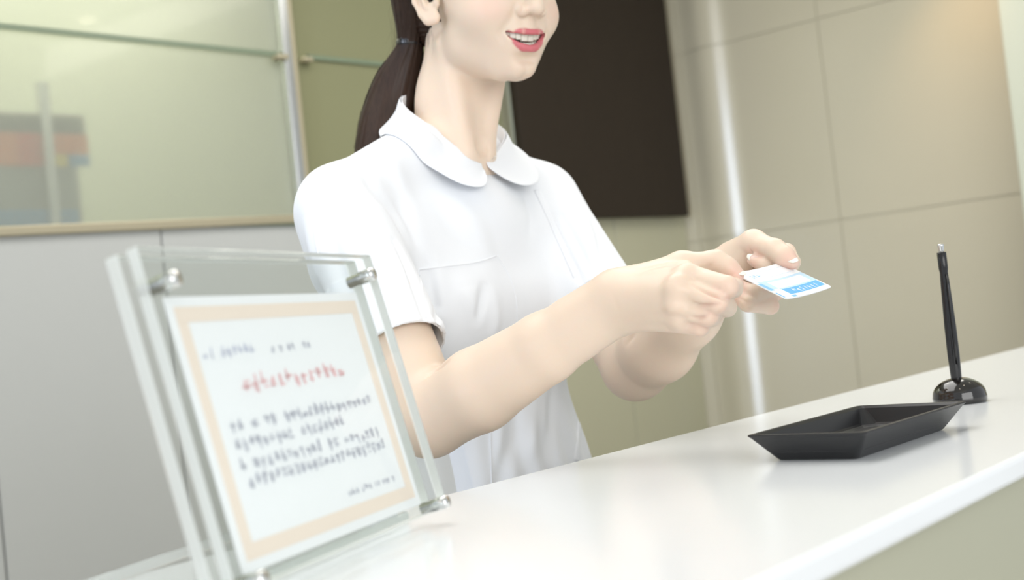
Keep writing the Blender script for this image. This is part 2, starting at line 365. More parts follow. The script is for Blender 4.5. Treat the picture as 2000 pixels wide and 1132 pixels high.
# ================================================================ SIGN
ya = math.radians(20.7)
SH = _fw*math.cos(ya)+_rt*math.sin(ya)
SNh = -_rt*math.cos(ya)+_fw*math.sin(ya); tl = math.radians(12.5)
SU = _up*math.cos(tl)+SNh*math.sin(tl); SN = SNh*math.cos(tl)-_up*math.sin(tl)      # SN points away from the reader
TLp = P(318, 580, .634); pw, ph = .210, .148
def S(u, v, n=0.0): return TLp+SH*u-SU*v+SN*n          # u right, v down, n back (metres)
sax = np.array([SH, SU, SN])
stand = empty('acrylic_sign_stand', S(.1, .17, .01)*[1, 1, 0]+[0, 0, CT], 'clear acrylic sign stand leaning back on the counter at left', 'sign stand')
vb = (TLp[2]-CT-.001)/SU[2]       # distance down the slope to the counter
for nm, n0 in (('front_plate', -.0055), ('rear_plate', .0075)):
    top_v = -.0245; cz = (top_v+vb-.008)/2
    bm = bmesh.new(); box_bm(bm, S(.1042, cz, n0), sax, (.2525, (vb-.008)-top_v, .0085 if nm == 'rear_plate' else .0075), .0012, 2); bm_obj(nm, bm, M['acrylic'], stand)
bm = bmesh.new(); box_bm(bm, S(.1042, 0, 0)*[1, 1, 0]+SNh*.045+np.array([0, 0, CT+.0045]), np.array([SH, SNh, _up]), (.2525, .115, .008), .0012, 2); bm_obj('foot_plate', bm, M['acrylic'], stand)
def uv_of(px, py):
    n_ = SN; q = hit(px, py, n_, float(n_@TLp)); d = q-TLp; return float(d@SH), float(-(d@SU))
for u, v in (uv_of(300, 561), uv_of(693, 548), uv_of(836, 990), (uv_of(300, 561)[0], uv_of(836, 990)[1])):
    lathe('magnet_bolt', [(.0040, -.006), (.0045, -.0045), (.0045, .006), (.0040, .006), (.0040, .014)], S(u, v, -.0095), SN, M['chrome'], stand, 24)
for o in stand.children:
    if 'plate' in o.name:
        o.data.materials.append(M['acryledge'])
        for p_ in o.data.polygons:
            nn_ = np.array(p_.normal); flat = abs(nn_@SN) > .9 if o.name != 'foot_plate' else abs(nn_[2]) > .9
            if not flat: p_.material_index = 1
ntc = empty('printed_notice', S(.105, .148, .0005), 'white printed notice with peach border clamped in the acrylic stand', 'notice')
box('sheet', S(pw/2, ph/2, .0003), (pw, ph, .0008), M['paper'], ntc, ax=sax)
bm = bmesh.new(); m_ = .010; t_ = .0085; zf = -.0004
for (u, v, su, sv) in ((pw/2, m_, pw-2*m_+t_, t_), (pw/2, ph-m_, pw-2*m_+t_, t_), (m_, ph/2, t_, ph-2*m_-t_-.0002), (pw-m_, ph/2, t_, ph-2*m_-t_-.0002)):
    box_bm(bm, S(u, v, zf), sax, (su, sv, .0004))
bm_obj('printed_border', bm, M['peach'], ntc)
def glyphs(frame, u0, u1, v, size, seed, thick=.00035, dens=.9, n0=-.0009):
    """rows of small brush-like character strokes laid flat on a printed surface; frame(u,v,n)->point, axes"""
    r = random.Random(seed); f, axm = frame; bm = bmesh.new(); u = u0
    while u < u1-size*.5:
        if r.random() < dens:
            for k in range(r.choice((4, 5, 6))):
                hz = r.random() < .55; L = size*r.uniform(.45, .85); tk = size*r.uniform(.07, .11)
                cu = u+size*.45+r.uniform(-.2, .2)*size; cv = v+r.uniform(-.38, .38)*size
                box_bm(bm, f(cu, cv, n0), axm, (L if hz else tk, tk if hz else L, thick))
        u += size*1.08
    return bm
sf = (S, sax)
def text_line(pa, pb, size, m_, seed, dens=.92):
    (ua, va), (ub, vb_) = uv_of(*pa), uv_of(*pb); v = (va+vb_)/2
    bm_obj('text_line', glyphs(sf, ua, ub, v, size, seed, dens=dens), m_, ntc)
text_line((392, 690), (500, 683), .0052, M['inkblue'], 1); text_line((510, 683), (612, 672), .0042, M['inkgrey'], 2, .7)
text_line((470, 745), (672, 728), .0082, M['inkred'], 3)
for k, (ya_, yb_, xa, xb) in enumerate(((832, 783, 448, 722), (868, 826, 456, 675), (905, 848, 465, 738), (938, 870, 482, 748))):
    text_line((xa, ya_), (xb, yb_), .0062, M['inkgrey'], 10+k)
text_line((672, 962), (770, 936), .0032, M['inkgrey'], 20, .8)

# ================================================================ TRAY
def onc(px, py, h=0.0): return hit(px, py, (0, 0, 1), CT+h)
tray = empty('cash_tray', (.98, .42, CT), 'shallow black rectangular coin tray lying on the white counter', 'tray')
th_ = .022
A_, B_, C_, D_ = (onc(*p, th_) for p in ((1462, 848), (1688, 789), (1876, 785), (1684, 846)))
cen = (A_+B_+C_+D_)/4; e1 = ((B_-A_)+(C_-D_))/2; e2 = ((D_-A_)+(C_-B_))/2
L1, L2 = np.linalg.norm(e1), np.linalg.norm(e2); e1 /= L1; e2 = e2-e1*(e2@e1); e2 /= np.linalg.norm(e2)
def tray_ring(l1, l2, r, z, n=6):
    out = []
    for (s1, s2, a0) in ((1, 1, 0), (-1, 1, 90), (-1, -1, 180), (1, -1, 270)):
        for k in range(n+1):
            a = math.radians(a0+90*k/n); out.append(cen*[1, 1, 0]+[0, 0, CT+z]+e1*(s1*(l1/2-r)+r*math.cos(a))+e2*(s2*(l2/2-r)+r*math.sin(a)))
    return out
rings = [tray_ring(L1-.034, L2-.034, .004, .0002), tray_ring(L1-.031, L2-.031, .004, .0012), tray_ring(L1-.004, L2-.004, .004, th_-.003), tray_ring(L1, L2, .004, th_-.001), tray_ring(L1-.001, L2-.001, .004, th_),
         tray_ring(L1-.008, L2-.008, .004, th_), tray_ring(L1-.012, L2-.012, .004, th_-.002), tray_ring(L1-.022, L2-.022, .012, .0065), tray_ring(L1-.030, L2-.030, .012, .0045)]
V = [v for r in rings for v in r]; n = len(rings[0]); F = []
for j in range(len(rings)-1):
    for i in range(n): F.append((j*n+i, j*n+(i+1) % n, (j+1)*n+(i+1) % n, (j+1)*n+i))
F.append(tuple(range(n))[::-1]); F.append(tuple((len(rings)-1)*n+i for i in range(n)))
mesh_obj('tray_body', V, F, M['blackmatte'], tray)

# ================================================================ PEN AND STAND
pb = onc(1876, 786); pb[2] = CT
ps = empty('desk_pen', pb, 'black ballpoint pen standing upright in a glossy black dome holder', 'pen')
dr = 51/FPX*proj(pb)[2]; H = dr*.98
prof = [(dr*.93, .0002), (dr, .0015), (dr, .007), (dr*.985, .008)]
for k in range(1, 15):
    a = math.pi/2*k/15; prof.append((dr*.985*math.cos(a), .008+(H-.008)*math.sin(a)))
prof.append((.0001, H))
lathe('dome_base', prof, pb, (0, 0, 1), M['blackgloss'], ps)
p_lo = P(1869, 748, proj(pb)[2]); p_hi = P(1837, 478, proj(pb)[2]-.004); d = p_hi-p_lo; L = np.linalg.norm(d); d /= L
lathe('socket_ring', [(.0075, -.006), (.0075, 0), (.0055, .002)], p_lo+d*.002, d, M['blackpen'], ps, 24)
lathe('pen_barrel', [(.0035, -.008), (.0052, 0), (.0060, .03), (.0058, .06), (.0046, .10), (.0040, L-.028), (.0046, L-.024), (.0046, L-.008), (.004, L-.0075)], p_lo, d, M['blackpen'], ps, 24)
lathe('pen_button', [(.0024, L-.010), (.0026, L-.006), (.0034, L-.001), (.0034, L), (.003, L+.001)], p_lo, d, M['chrome'], ps, 20)
side = np.cross(d, FWD); side /= np.linalg.norm(side)
tube('pen_clip', [p_lo+d*(L-.030)-FWD*.006-side*.001, p_lo+d*(L-.045)-FWD*.0078, p_lo+d*(L-.10)-FWD*.0075, p_lo+d*.02-FWD*.0068], [.0010, .0014, .0013, .001], M['blackpen'], ps)

# ================================================================ IMPLICIT SURFACES (body, clothing)
def sym(X): X = X.copy(); X[:, 0] = np.abs(X[:, 0]); return X
class Field:
    def __init__(s): s.pr = []; s.M = None; s.o = None; s.s = 1.0
    def frame(s, M=None, o=None, sc_=1.0):
        s.M = None if M is None else np.array(M, float); s.o = None if o is None else np.array(o, float); s.s = sc_
    def add(s, kind, a, op='u', k=.01, mod=None, **kw):
        # a: tuple of args in current frame; bounding sphere computed in world
        if kind == 'cone': c = (np.array(a[0])+np.array(a[1]))/2; r = np.linalg.norm(np.array(a[0])-np.array(a[1]))/2+max(a[2], a[3])
        elif kind == 'ell': c = np.array(a[0], float); r = max(a[1])
        elif kind == 'fn': c = np.array(kw['c'], float); r = kw['r']
        c = np.array(c, float)
        if mod is sym: r = r+abs(c[0]); c[0] = 0
        if s.M is not None: c = s.o+(c*s.s)@s.M; r = r*s.s
        s.pr.append((kind, a, op, k*s.s if s.M is not None else k, c, r, s.M, s.o, s.s, mod, kw.get('rot')))
    def cone(s, a, b, ra, rb, **kw): s.add('cone', (a, b, ra, rb), **kw)
    def ell(s, c, r, **kw): s.add('ell', (c, r), **kw)
    def chain(s, pts, rad, **kw):
        for i in range(len(pts)-1): s.cone(pts[i], pts[i+1], rad[i], rad[i+1], **kw)
    def one(s, p, X):
        kind, a, op, k, c, r, Mx, o, scl, mod, rot = p
        if Mx is not None: X = ((X-o)@Mx.T)/scl
        if mod is not None: X = mod(X)
        if kind == 'cone':
            A = np.asarray(a[0], float); B = np.asarray(a[1], float); ba = B-A; l2 = ba@ba+1e-12
            t = np.clip(((X-A)@ba)/l2, 0, 1); q = X-A-t[:, None]*ba
            d = np.sqrt((q*q).sum(1))-(a[2]+(a[3]-a[2])*t)
        elif kind == 'ell':
            q = X-np.asarray(a[0], float)
            if rot is not None: q = q@np.asarray(rot).T
            R_ = np.asarray(a[1], float); k0 = np.sqrt(((q/R_)**2).sum(1)); k1 = np.sqrt(((q/(R_*R_))**2).sum(1))+1e-9
            d = k0*(k0-1)/k1
        else: d = a(X)
        return d*(scl if Mx is not None else 1)
    def ev(s, X, sel=None):
        d = np.full(len(X), .5)
        for i in (range(len(s.pr)) if sel is None else sel):
            p = s.pr[i]; op, k = p[2], p[3]; e = s.one(p, X)
            if op == 'u':
                h = np.clip(.5+.5*(d-e)/k, 0, 1); d = d*(1-h)+e*h-k*h*(1-h)
            elif op == 's':
                h = np.clip(.5-.5*(d+e)/k, 0, 1); d = d*(1-h)-e*h+k*h*(1-h)
            elif op == 'i':
                h = np.clip(.5-.5*(d-e)/k, 0, 1) ; d = d*(1-h)+e*h+k*h*(1-h) if False else np.maximum(d, e)
            elif op == 'd': d = d+e
        return d
    def mesh(s, lo, hi, vx, n=20, smooth=2):
        lo = np.array(lo); hi = np.array(hi); B = vx*n; nb = np.ceil((hi-lo)/B).astype(int)
        g = np.stack(np.meshgrid(*[np.arange(q) for q in nb], indexing='ij'), -1).reshape(-1, 3)
        C_ = lo+(g+.5)*B; dc = s.ev(C_); hd = B*.87
        act = g[np.abs(dc) < hd*1.5+.010]
        pc = np.array([p[4] for p in s.pr]); prr = np.array([p[5] for p in s.pr]); pk = np.array([p[3] for p in s.pr]); G = nb*n+2
        ar = np.arange(n+1); off = np.stack(np.meshgrid(ar, ar, ar, indexing='ij'), -1).reshape(-1, 3)
        cid = np.stack(np.meshgrid(*[np.arange(n)]*3, indexing='ij'), -1)
        key = lambda ijk: ((ijk[..., 0]+1)*(G[1]+2)+(ijk[..., 1]+1))*(G[2]+2)+(ijk[..., 2]+1)
        Ks = []; Vs = []; Qs = []
        for b in act:
            base = b*n; X = lo+(base+off)*vx; cc = lo+(b+.5)*B
            sel = [i for i in range(len(s.pr)) if np.linalg.norm(cc-pc[i]) < prr[i]+hd+pk[i]+.022]
            if not sel: continue
            D = s.ev(X, sel).reshape(n+1, n+1, n+1); neg = D < 0
            if neg.all() or not neg.any(): continue
            c8 = [D[i:n+i, j:n+j, k:n+k] for i in (0, 1) for j in (0, 1) for k in (0, 1)]
            sg = sum((c < 0).astype(np.int8) for c in c8); am = (sg > 0) & (sg < 8); idx = np.argwhere(am)
            vals = np.stack([c[am] for c in c8], 1); acc = np.zeros((len(idx), 3)); cnt = np.zeros(len(idx))
            cor = np.array([(i, j, k) for i in (0, 1) for j in (0, 1) for k in (0, 1)], float)
            for e0, e1 in ((0, 1), (2, 3), (4, 5), (6, 7), (0, 2), (1, 3), (4, 6), (5, 7), (0, 4), (1, 5), (2, 6), (3, 7)):
                a_, b_ = vals[:, e0], vals[:, e1]; m_ = (a_ < 0) != (b_ < 0); t = np.where(m_, a_/(a_-b_+1e-20), 0)
                acc += np.where(m_[:, None], cor[e0]+(cor[e1]-cor[e0])*t[:, None], 0); cnt += m_
            Vs.append(lo+(base+idx+acc/cnt[:, None])*vx); Ks.append(key(base+idx))
            for ax_ in range(3):
                u_, v_ = (ax_+1) % 3, (ax_+2) % 3
                sl0 = [slice(0, n)]*3; sl1 = list(sl0); sl1[ax_] = slice(1, n+1)
                a_ = neg[tuple(sl0)]; b_ = neg[tuple(sl1)]; x = np.argwhere(a_ != b_)
                if not len(x): continue
                fl = a_[tuple(x.T)]; x = x+base; eu = np.zeros(3, int); eu[u_] = 1; ev_ = np.zeros(3, int); ev_[v_] = 1
                q = np.stack([key(x-eu-ev_), key(x-ev_), key(x), key(x-eu)], 1)
                q[~fl] = q[~fl][:, ::-1]; Qs.append(q)
        K = np.concatenate(Ks); V = np.concatenate(Vs); Q = np.concatenate(Qs)
        o = np.argsort(K); K = K[o]; V = V[o]; ix = np.searchsorted(K, Q.ravel()); ix = np.clip(ix, 0, len(K)-1)
        ok = (K[ix] == Q.ravel()).reshape(-1, 4).all(1); Q = ix.reshape(-1, 4)[ok]
        E_ = np.concatenate([Q[:, [0, 1]], Q[:, [1, 2]], Q[:, [2, 3]], Q[:, [3, 0]]]); 
        for _ in range(smooth):
            cn = np.bincount(E_[:, 0], minlength=len(V))+np.bincount(E_[:, 1], minlength=len(V)); A = np.zeros_like(V)
            for c in range(3): A[:, c] = np.bincount(E_[:, 0], V[E_[:, 1], c], len(V))+np.bincount(E_[:, 1], V[E_[:, 0], c], len(V))
            V = V*.5+.5*A/np.maximum(cn, 1)[:, None]
        return V, Q

def ss_(x, a, b): t = np.clip((x-a)/(b-a), 0, 1); return t*t*(3-2*t)
def vnorm(V, Q):
    n = np.cross(V[Q[:, 2]]-V[Q[:, 0]], V[Q[:, 3]]-V[Q[:, 1]]); N = np.zeros_like(V)
    for j in range(4):
        for c in range(3): N[:, c] += np.bincount(Q[:, j], n[:, c], len(V))
    return N/(np.linalg.norm(N, axis=1)[:, None]+1e-12)
def bvh_of(V, Q): return BVHTree.FromPolygons([tuple(v) for v in V.tolist()], Q.tolist())
def shoot(bvh, px, py, off=0.0):
    d = Vector(ray(px, py)).normalized(); r = bvh.ray_cast(Vector(CAM), d, 5)
    if r[0] is None: return None, None
    n = r[1] if r[1].dot(d) < 0 else -r[1]
    return np.array(r[0]+n*off), np.array(n)
def shoot_line(bvh, pts, m, off=0.0):
    pp = catmull([(x, y, 0) for x, y in pts], m); out = []; nn = []
    for x, y, _ in pp:
        q, n = shoot(bvh, x, y, off)
        if q is not None: out.append(q); nn.append(n)
    return np.array(out), np.array(nn)
def fold_on(V, N, bv, pts, amp, wdt, m_=14):
    L_, nl_ = shoot_line(bv, pts, m_)
    if len(L_) < 2: return V
    nm_ = nl_.mean(0)
    lo_ = L_.min(0)-.05; hi_ = L_.max(0)+.05
    idx = np.where(((V > lo_) & (V < hi_)).all(1))[0]; X = V[idx]; d = np.full(len(idx), 1.0); tt = np.zeros(len(idx))
    for i in range(len(L_)-1):
        a_, b_ = L_[i], L_[i+1]; ba = b_-a_; l2 = ba@ba
        if l2 < 1e-10 or l2 > .04**2: continue
        t = np.clip(((X-a_)@ba)/l2, 0, 1); q = np.linalg.norm(X-a_-t[:, None]*ba, axis=1); better = q < d; d = np.where(better, q, d); tt = np.where(better, (i+t)/(len(L_)-1), tt)
    tap = np.sin(np.pi*np.clip(tt*.86+.07, 0, 1))**.7
    V[idx] += N[idx]*(amp*np.exp(-(d/wdt)**2)*tap*ss_(N[idx]@nm_, -.1, .25))[:, None]
    return V

# ================================================================ PERSON
HC = np.array([1.075, .880, 1.473]); HK = .95
hy, hp_, hr_ = math.radians(14.1), math.radians(12.7), math.radians(1.3)
hf = np.array([-math.sin(hy), -math.cos(hy), 0.0]); hl = np.array([math.cos(hy), -math.sin(hy), 0.0])
hz = np.array([0, 0, 1.0]); hf2 = hf*math.cos(hp_)-hz*math.sin(hp_); hz2 = hz*math.cos(hp_)+hf*math.sin(hp_)
hl2 = hl*math.cos(hr_)+hz2*math.sin(hr_); hz3 = hz2*math.cos(hr_)-hl*math.sin(hr_)
HM = np.array([hl2, hf2, hz3])                   # rows: left, forward, up
def H(p): return HC+(np.array(p, float)*HK)@HM

def bentx(c, kx, kz):
    """bend z and f with l^2 : a smile-shaped local space"""
    def f(X):
        X = X.copy(); X[:, 2] -= kz*X[:, 0]**2; X[:, 1] += kx*X[:, 0]**2; return X
    return f
B = Field()
# torso and neck (world)
NB = np.array([1.060, .950, 1.298]); TB = np.array([1.055, .963, 1.264])      # neck base, torso datum
SRj = np.array([.886, .951, 1.240]); SLj = np.array([1.222, .943, 1.251])
neck_top = H((0, -.048, -.034))
B.chain([NB+[0, .01, -.06], NB, NB+(neck_top-NB)*.5+[0, .002, 0], neck_top], [.054, .044, .0385, .042], k=.026)
B.cone(SRj+[.03, .005, -.005], NB+[-.02, .01, -.02], .040, .050, k=.03)
B.cone(SLj+[-.03, .005, -.005], NB+[.02, .01, -.02], .040, .050, k=.03)
B.ell(TB+[0, .0, -.14], (.125, .078, .145), k=.03)
B.ell(TB+[0, -.0, -.30], (.100, .064, .16), k=.04)
for sg in (-1, 1):                                                # neck tendons and collar bones
    B.cone(H((sg*.045, -.02, -.05)), NB+[sg*.016, -.046, .004], .0075, .006, k=.022)
B.ell(NB+[0, -.056, .010], (.007, .006, .008), op='s', k=.010)
# head
B.frame(HM, HC, HK)
B.ell((0, -.012, .045), (.073, .093, .085), k=.02)
B.ell((0, .030, -.005), (.063, .060, .070), k=.02)
B.ell((0, .024, -.050), (.054, .052, .042), k=.014)              # jaw
B.cone((.006, .0705, -.0775), (.010, .056, -.074), .0135, .018, k=.022, mod=sym)        # chin
B.ell((.043, .012, -.050), (.014, .026, .022), k=.016, mod=sym)
B.ell((.037, .052, -.020), (.024, .028, .024), k=.02, mod=sym)      # cheeks
B.ell((0, .062, -.046), (.033, .028, .024), k=.018)                # muzzle
B.ell((0, .060, .045), (.05, .035, .035), k=.03)                # forehead
B.cone((0, .086, .030), (0, .098, -.004), .0075, .0075, k=.012)
B.ell((0, .1010, -.0118), (.0098, .0098, .0090), k=.006)
B.ell((.0128, .0915, -.0148), (.0072, .0090, .0074), k=.0035, mod=sym)
B.cone((0, .088, -.024), (0, .086, -.036), .004, .004, k=.008)
B.cone((.0205, .0935, -.0125), (.0365, .0805, -.040), .0010, .0010, op='s', k=.006, mod=sym)     # smile fold
B.cone((.0175, .0955, -.0065), (.0202, .093, -.018), .0014, .0012, op='s', k=.004, mod=sym)
B.ell((.0052, .1005, -.0222), (.0030, .0046, .0032), op='s', k=.0022, mod=sym)
B.ell((0, .086, -.0685), (.016, .006, .0045), op='s', k=.010)                # hollow under the lip
up_l = [(0, .0925, -.0388), (.0100, .0905, -.0382), (.0205, .0845, -.0378), (.0315, .0745, -.0365)]
lo_l = [(0, .0905, -.0572), (.0085, .0885, -.0560), (.0190, .0825, -.0498), (.0310, .0745, -.0390)]
LKs = .0022
B.ell((0, .078, -.0474), (.0285, .026, .0076), op='s', k=.003, mod=bentx(None, 0, 10.0))
B.chain(up_l, [.0031, .0032, .0024, .0012], k=LKs, mod=sym)
B.chain(lo_l, [.0042, .0040, .0027, .0012], k=LKs, mod=sym)
# eyes
B.ell((.030, .083, .026), (.017, .010, .011), op='s', k=.012, mod=sym)
B.ell((.030, .072, .026), (.0135, .0128, .0125), k=.004, mod=sym)
B.ell((.030, .086, .0255), (.0125, .008, .0042), op='s', k=.0015, mod=sym)
# ears (flared a little)
def earmod(X):
    X = X.copy(); X[:, 0] = np.abs(X[:, 0])-.070; c, s_ = math.cos(math.radians(28)), math.sin(math.radians(28))
    a_ = X[:, 0]*c+X[:, 1]*s_*1.0; b_ = -X[:, 0]*s_+X[:, 1]*c
    return np.stack([a_, b_, X[:, 2]], 1)
# local ear frame: x out, y forward, z up
B.add('fn', lambda X: (lambda Y: np.maximum(((Y[:, 1]+.010)**2/.0165**2+(Y[:, 2]-.006)**2/.029**2)**.5*.02-.02, np.abs(Y[:, 0]-.003)-.0018))(earmod(X)), k=.005, c=(0, -.01, 0), r=.10)
rim = [(.002, .006, .018), (.006, .001, .031), (.008, -.010, .036), (.009, -.022, .030), (.009, -.027, .014), (.008, -.024, -.004), (.0065, -.016, -.018), (.005, -.008, -.025), (.003, .000, -.024)]
B.add('cone', (rim[0], rim[1], .0026, .0030), k=.003, mod=earmod); B.pr[-1] = B.pr[-1][:4]+(H((0, -.01, 0)), .10)+B.pr[-1][6:]
for i in range(1, len(rim)-1):
    r0 = (.0026, .003, .003, .003, .003, .003, .0036, .0050, .0050)
    B.add('cone', (rim[i], rim[i+1], r0[i], r0[i+1]), k=.003, mod=earmod); B.pr[-1] = B.pr[-1][:4]+(H((0, -.01, 0)), .10)+B.pr[-1][6:]
for q in (('cone', ((.006, -.010, -.010), (.006, -.016, .004), .003, .003)), ('cone', ((.006, -.016, .004), (.005, -.010, .016), .003, .002)), ('cone', ((.004, .003, -.006), (.006, .002, .001), .0032, .003)), ('ell', ((.003, -.005, -.0205), (.0044, .0120, .0092)))):
    B.add(q[0], q[1], k=.004, mod=earmod); B.pr[-1] = B.pr[-1][:4]+(H((0, -.01, 0)), .10)+B.pr[-1][6:]
B.add('ell', ((.007, -.006, .002), (.0055, .0055, .007)), op='s', k=.004, mod=earmod); B.pr[-1] = B.pr[-1][:4]+(H((0, -.01, 0)), .10)+B.pr[-1][6:]
B.frame()
# arms -------------------------------------------------------------
ER = P(840, 817, 1.150); WR = P(1205, 590, 1.060)
EL = P(1243, 715, 1.350); WL = P(1408, 545, 1.185)
def lerp(a, b, t): return np.array(a)*(1-t)+np.array(b)*t
B.chain([SRj, lerp(SRj, ER, .5), ER+[0, .002, 0]], [.042, .039, .0345], k=.012)
B.chain([SLj, lerp(SLj, EL, .5), EL+[0, .002, 0]], [.040, .038, .0365], k=.012)
def forearm(E_, W_, out, kk=.006):
    out = out*.004
    B.cone(E_, lerp(E_, W_, .28)+out, .0345, .0385, k=.012)
    B.cone(lerp(E_, W_, .28)+out, lerp(E_, W_, .64)+out*.6, .0385, .0315, k=kk)
    B.cone(lerp(E_, W_, .64)+out*.6, W_, .0315, .0225, k=kk)
    B.cone(lerp(E_, W_, .8)+np.array([0, 0, .006]), W_+np.array([0, 0, .009]), .020, .0185, k=.012)
    B.cone(lerp(E_, W_, .8)-np.array([0, 0, .006]), W_-np.array([0, 0, .010]), .019, .0170, k=.012)
forearm(ER, WR, np.array([-.3, 0, -.4])); forearm(EL, WL, np.array([.3, 0, -.2]), .014)
# hands -------------------------------------------------------------
def finger(pts, rad, k=.004):
    B.chain(pts, rad, k=k)
# right hand
R = dict(
 im=P(1345, 542, 1.015), ip=P(1420, 560, .988), id=P(1432, 563, 1.018), it=P(1438, 553, 1.045),
 mm=P(1326, 566, 1.003), mp=P(1400, 590, .985), md=P(1420, 600, 1.018), mt=P(1400, 596, 1.035),
 rm=P(1324, 598, 1.003), rp=P(1382, 616, .992), rd=P(1392, 620, 1.022), rt=P(1372, 612, 1.035),
 pm=P(1330, 627, 1.012), pp=P(1366, 638, 1.003), pd=P(1370, 640, 1.025), pt=P(1352, 630, 1.033),
 tc=P(1245, 556, 1.065), tm=P(1330, 519, 1.058), tp=P(1398, 512, 1.050), tt=P(1441, 536, 1.041))
def palm(h, W_, extra):
    for nme, r0, r1, o in (('im', .0150, .0118, .35), ('mm', .0160, .0115, .1), ('rm', .0155, .0108, -.1), ('pm', .0145, .0100, -.35)):
        B.cone(W_+extra*o*.02, h[nme]+extra*0, r0, r1, k=.014)
palm(R, WR, np.array([0, 0, 1.0]))
B.cone(R['tc'], lerp(R['im'], R['tm'], .5), .014, .010, k=.014)
# palm heel and thenar, deeper than the back of the hand
inn = np.array([.030, .006, -.002])
B.cone(WR+inn*.3, lerp(R['mm'], R['rm'], .5)+inn*.55, .017, .012, k=.016)
B.cone(WR+inn*.4+[0, 0, .006], R['tm']+inn*.15, .0165, .0115, k=.012)
B.chain([R['tc'], R['tm'], R['tp'], lerp(R['tp'], R['tt'], .55), R['tt']], [.0145, .0115, .0098, .0088, .0058], k=.006)
FK = .0018
for f, r in (('i', (.0112, .0092, .0080, .0064)), ('m', (.0110, .0092, .0080, .0064)), ('r', (.0104, .0086, .0075, .0062)), ('p', (.0094, .0078, .0068, .0058))):
    B.chain([R[f+'m'], R[f+'p'], R[f+'d'], R[f+'t']], r, k=FK)
def bump_on(p, toward, r, k=.006): B.ell(p+toward, (r, r, r), k=k)
cv = -FWD*.0040+np.array([0, 0, .0015])
for f, r in (('i', .0090), ('m', .0104), ('r', .0086), ('p', .0080)): B.ell(R[f+'m']+cv*1.5-CR*.003, (r, r, r), k=.006)
# left hand (palm side seen)
Lh = dict(
 im=P(1482, 484, 1.195), ip=P(1536, 493, 1.160), id=P(1547, 512, 1.135), it=P(1540, 527, 1.112),
 mm=P(1476, 512, 1.205), mp=P(1527, 525, 1.150), md=P(1496, 518, 1.128), mt=P(1471, 507, 1.135),
 rm=P(1470, 540, 1.200), rp=P(1516, 568, 1.140), rd=P(1470, 572, 1.112), rt=P(1444, 560, 1.122),
 pm=P(1458, 566, 1.190), pp=P(1504, 597, 1.132), pd=P(1460, 593, 1.106), pt=P(1440, 578, 1.115),
 tc=P(1430, 500, 1.180), tm=P(1472, 474, 1.150), tp=P(1514, 488, 1.122), tt=P(1548, 512, 1.103))
for nme, r0, r1, zz in (('im', .0150, .0115, .006), ('mm', .0150, .0112, .002), ('rm', .0150, .0108, -.003), ('pm', .0145, .0100, -.007)):
    B.cone(WL+[0, 0, zz], Lh[nme], r0, r1, k=.012)
B.cone(WL+[-.004, -.01, .006], Lh['tm']+[.004, .004, -.004], .017, .012, k=.010)
B.chain([Lh['tc'], Lh['tm'], Lh['tp'], lerp(Lh['tp'], Lh['tt'], .55), Lh['tt']], [.0150, .0118, .0095, .0088, .0058], k=.006)
for f, r in (('i', (.0112, .0088, .0078, .0064)), ('m', (.0110, .0090, .0080, .0060)), ('r', (.0104, .0088, .0078, .0066)), ('p', (.0094, .0082, .0074, .0062))):
    B.chain([Lh[f+'m'], Lh[f+'p'], Lh[f+'d'], Lh[f+'t']], r, k=FK)

V, Q = B.mesh((.70, .44, .90), (1.36, 1.08, 1.62), .0014, smooth=2)
N = vnorm(V, Q); bv = bvh_of(V, Q)
for pts, a_, w_ in (
    ([(1356, 556), (1378, 568), (1402, 578), (1424, 585)], -.0038, .0019), ([(1352, 592), (1370, 597), (1404, 594)], -.0038, .0019), ([(1350, 620), (1362, 621), (1380, 616)], -.0034, .0018),
    ([(1285, 548), (1312, 550), (1338, 551), (1358, 556)], -.0011, .0050), ([(1290, 590), (1312, 588), (1340, 587), (1358, 592)], -.0013, .0048), ([(1295, 618), (1318, 618), (1350, 620)], -.0010, .0045),
    ([(1240, 535), (1290, 520), (1340, 518), (1380, 530)], -.0006, .0050), ([(1230, 640), (1270, 636), (1310, 640)], -.0012, .005),
    ([(1376, 528), (1384, 520), (1390, 515)], -.0012, .0016), ([(1195, 570), (1206, 600), (1216, 632)], -.0003, .0022),
    ([(1312, 585), (1330, 588), (1350, 590)], -.0004, .006),
    ([(836, 734), (850, 722), (872, 708)], -.0035, .0035), ([(1224, 672), (1233, 660), (1240, 652)], -.0018, .003),
    ([(1455, 500), (1470, 499), (1492, 500)], -.0015, .0020), ([(1448, 486), (1458, 500), (1462, 512)], -.0012, .0025), ([(1462, 484), (1470, 496), (1480, 500)], -.0012, .0018),
    ([(1438, 577), (1460, 590), (1490, 588), (1512, 580)], -.0012, .0016), ([(944, 292), (952, 305), (953, 318)], -.0012, .004), ([(1010, 16), (1000, 38), (989, 55), (981, 70)], -.0016, .0042), ([(1005, 10), (1003, 22), (1010, 33), (1022, 37)], -.0014, .0022), ([(978, 62), (979, 74), (984, 86)], -.0012, .0030), ([(1024, 114), (1036, 119), (1046, 116)], -.0010, .0040)):
    V = fold_on(V, N, bv, pts, a_, w_)
person = fast_mesh('person', V, Q, M['skin'])
tag(person, 'person in a white short-sleeved uniform standing behind the counter holding out a card', 'person')
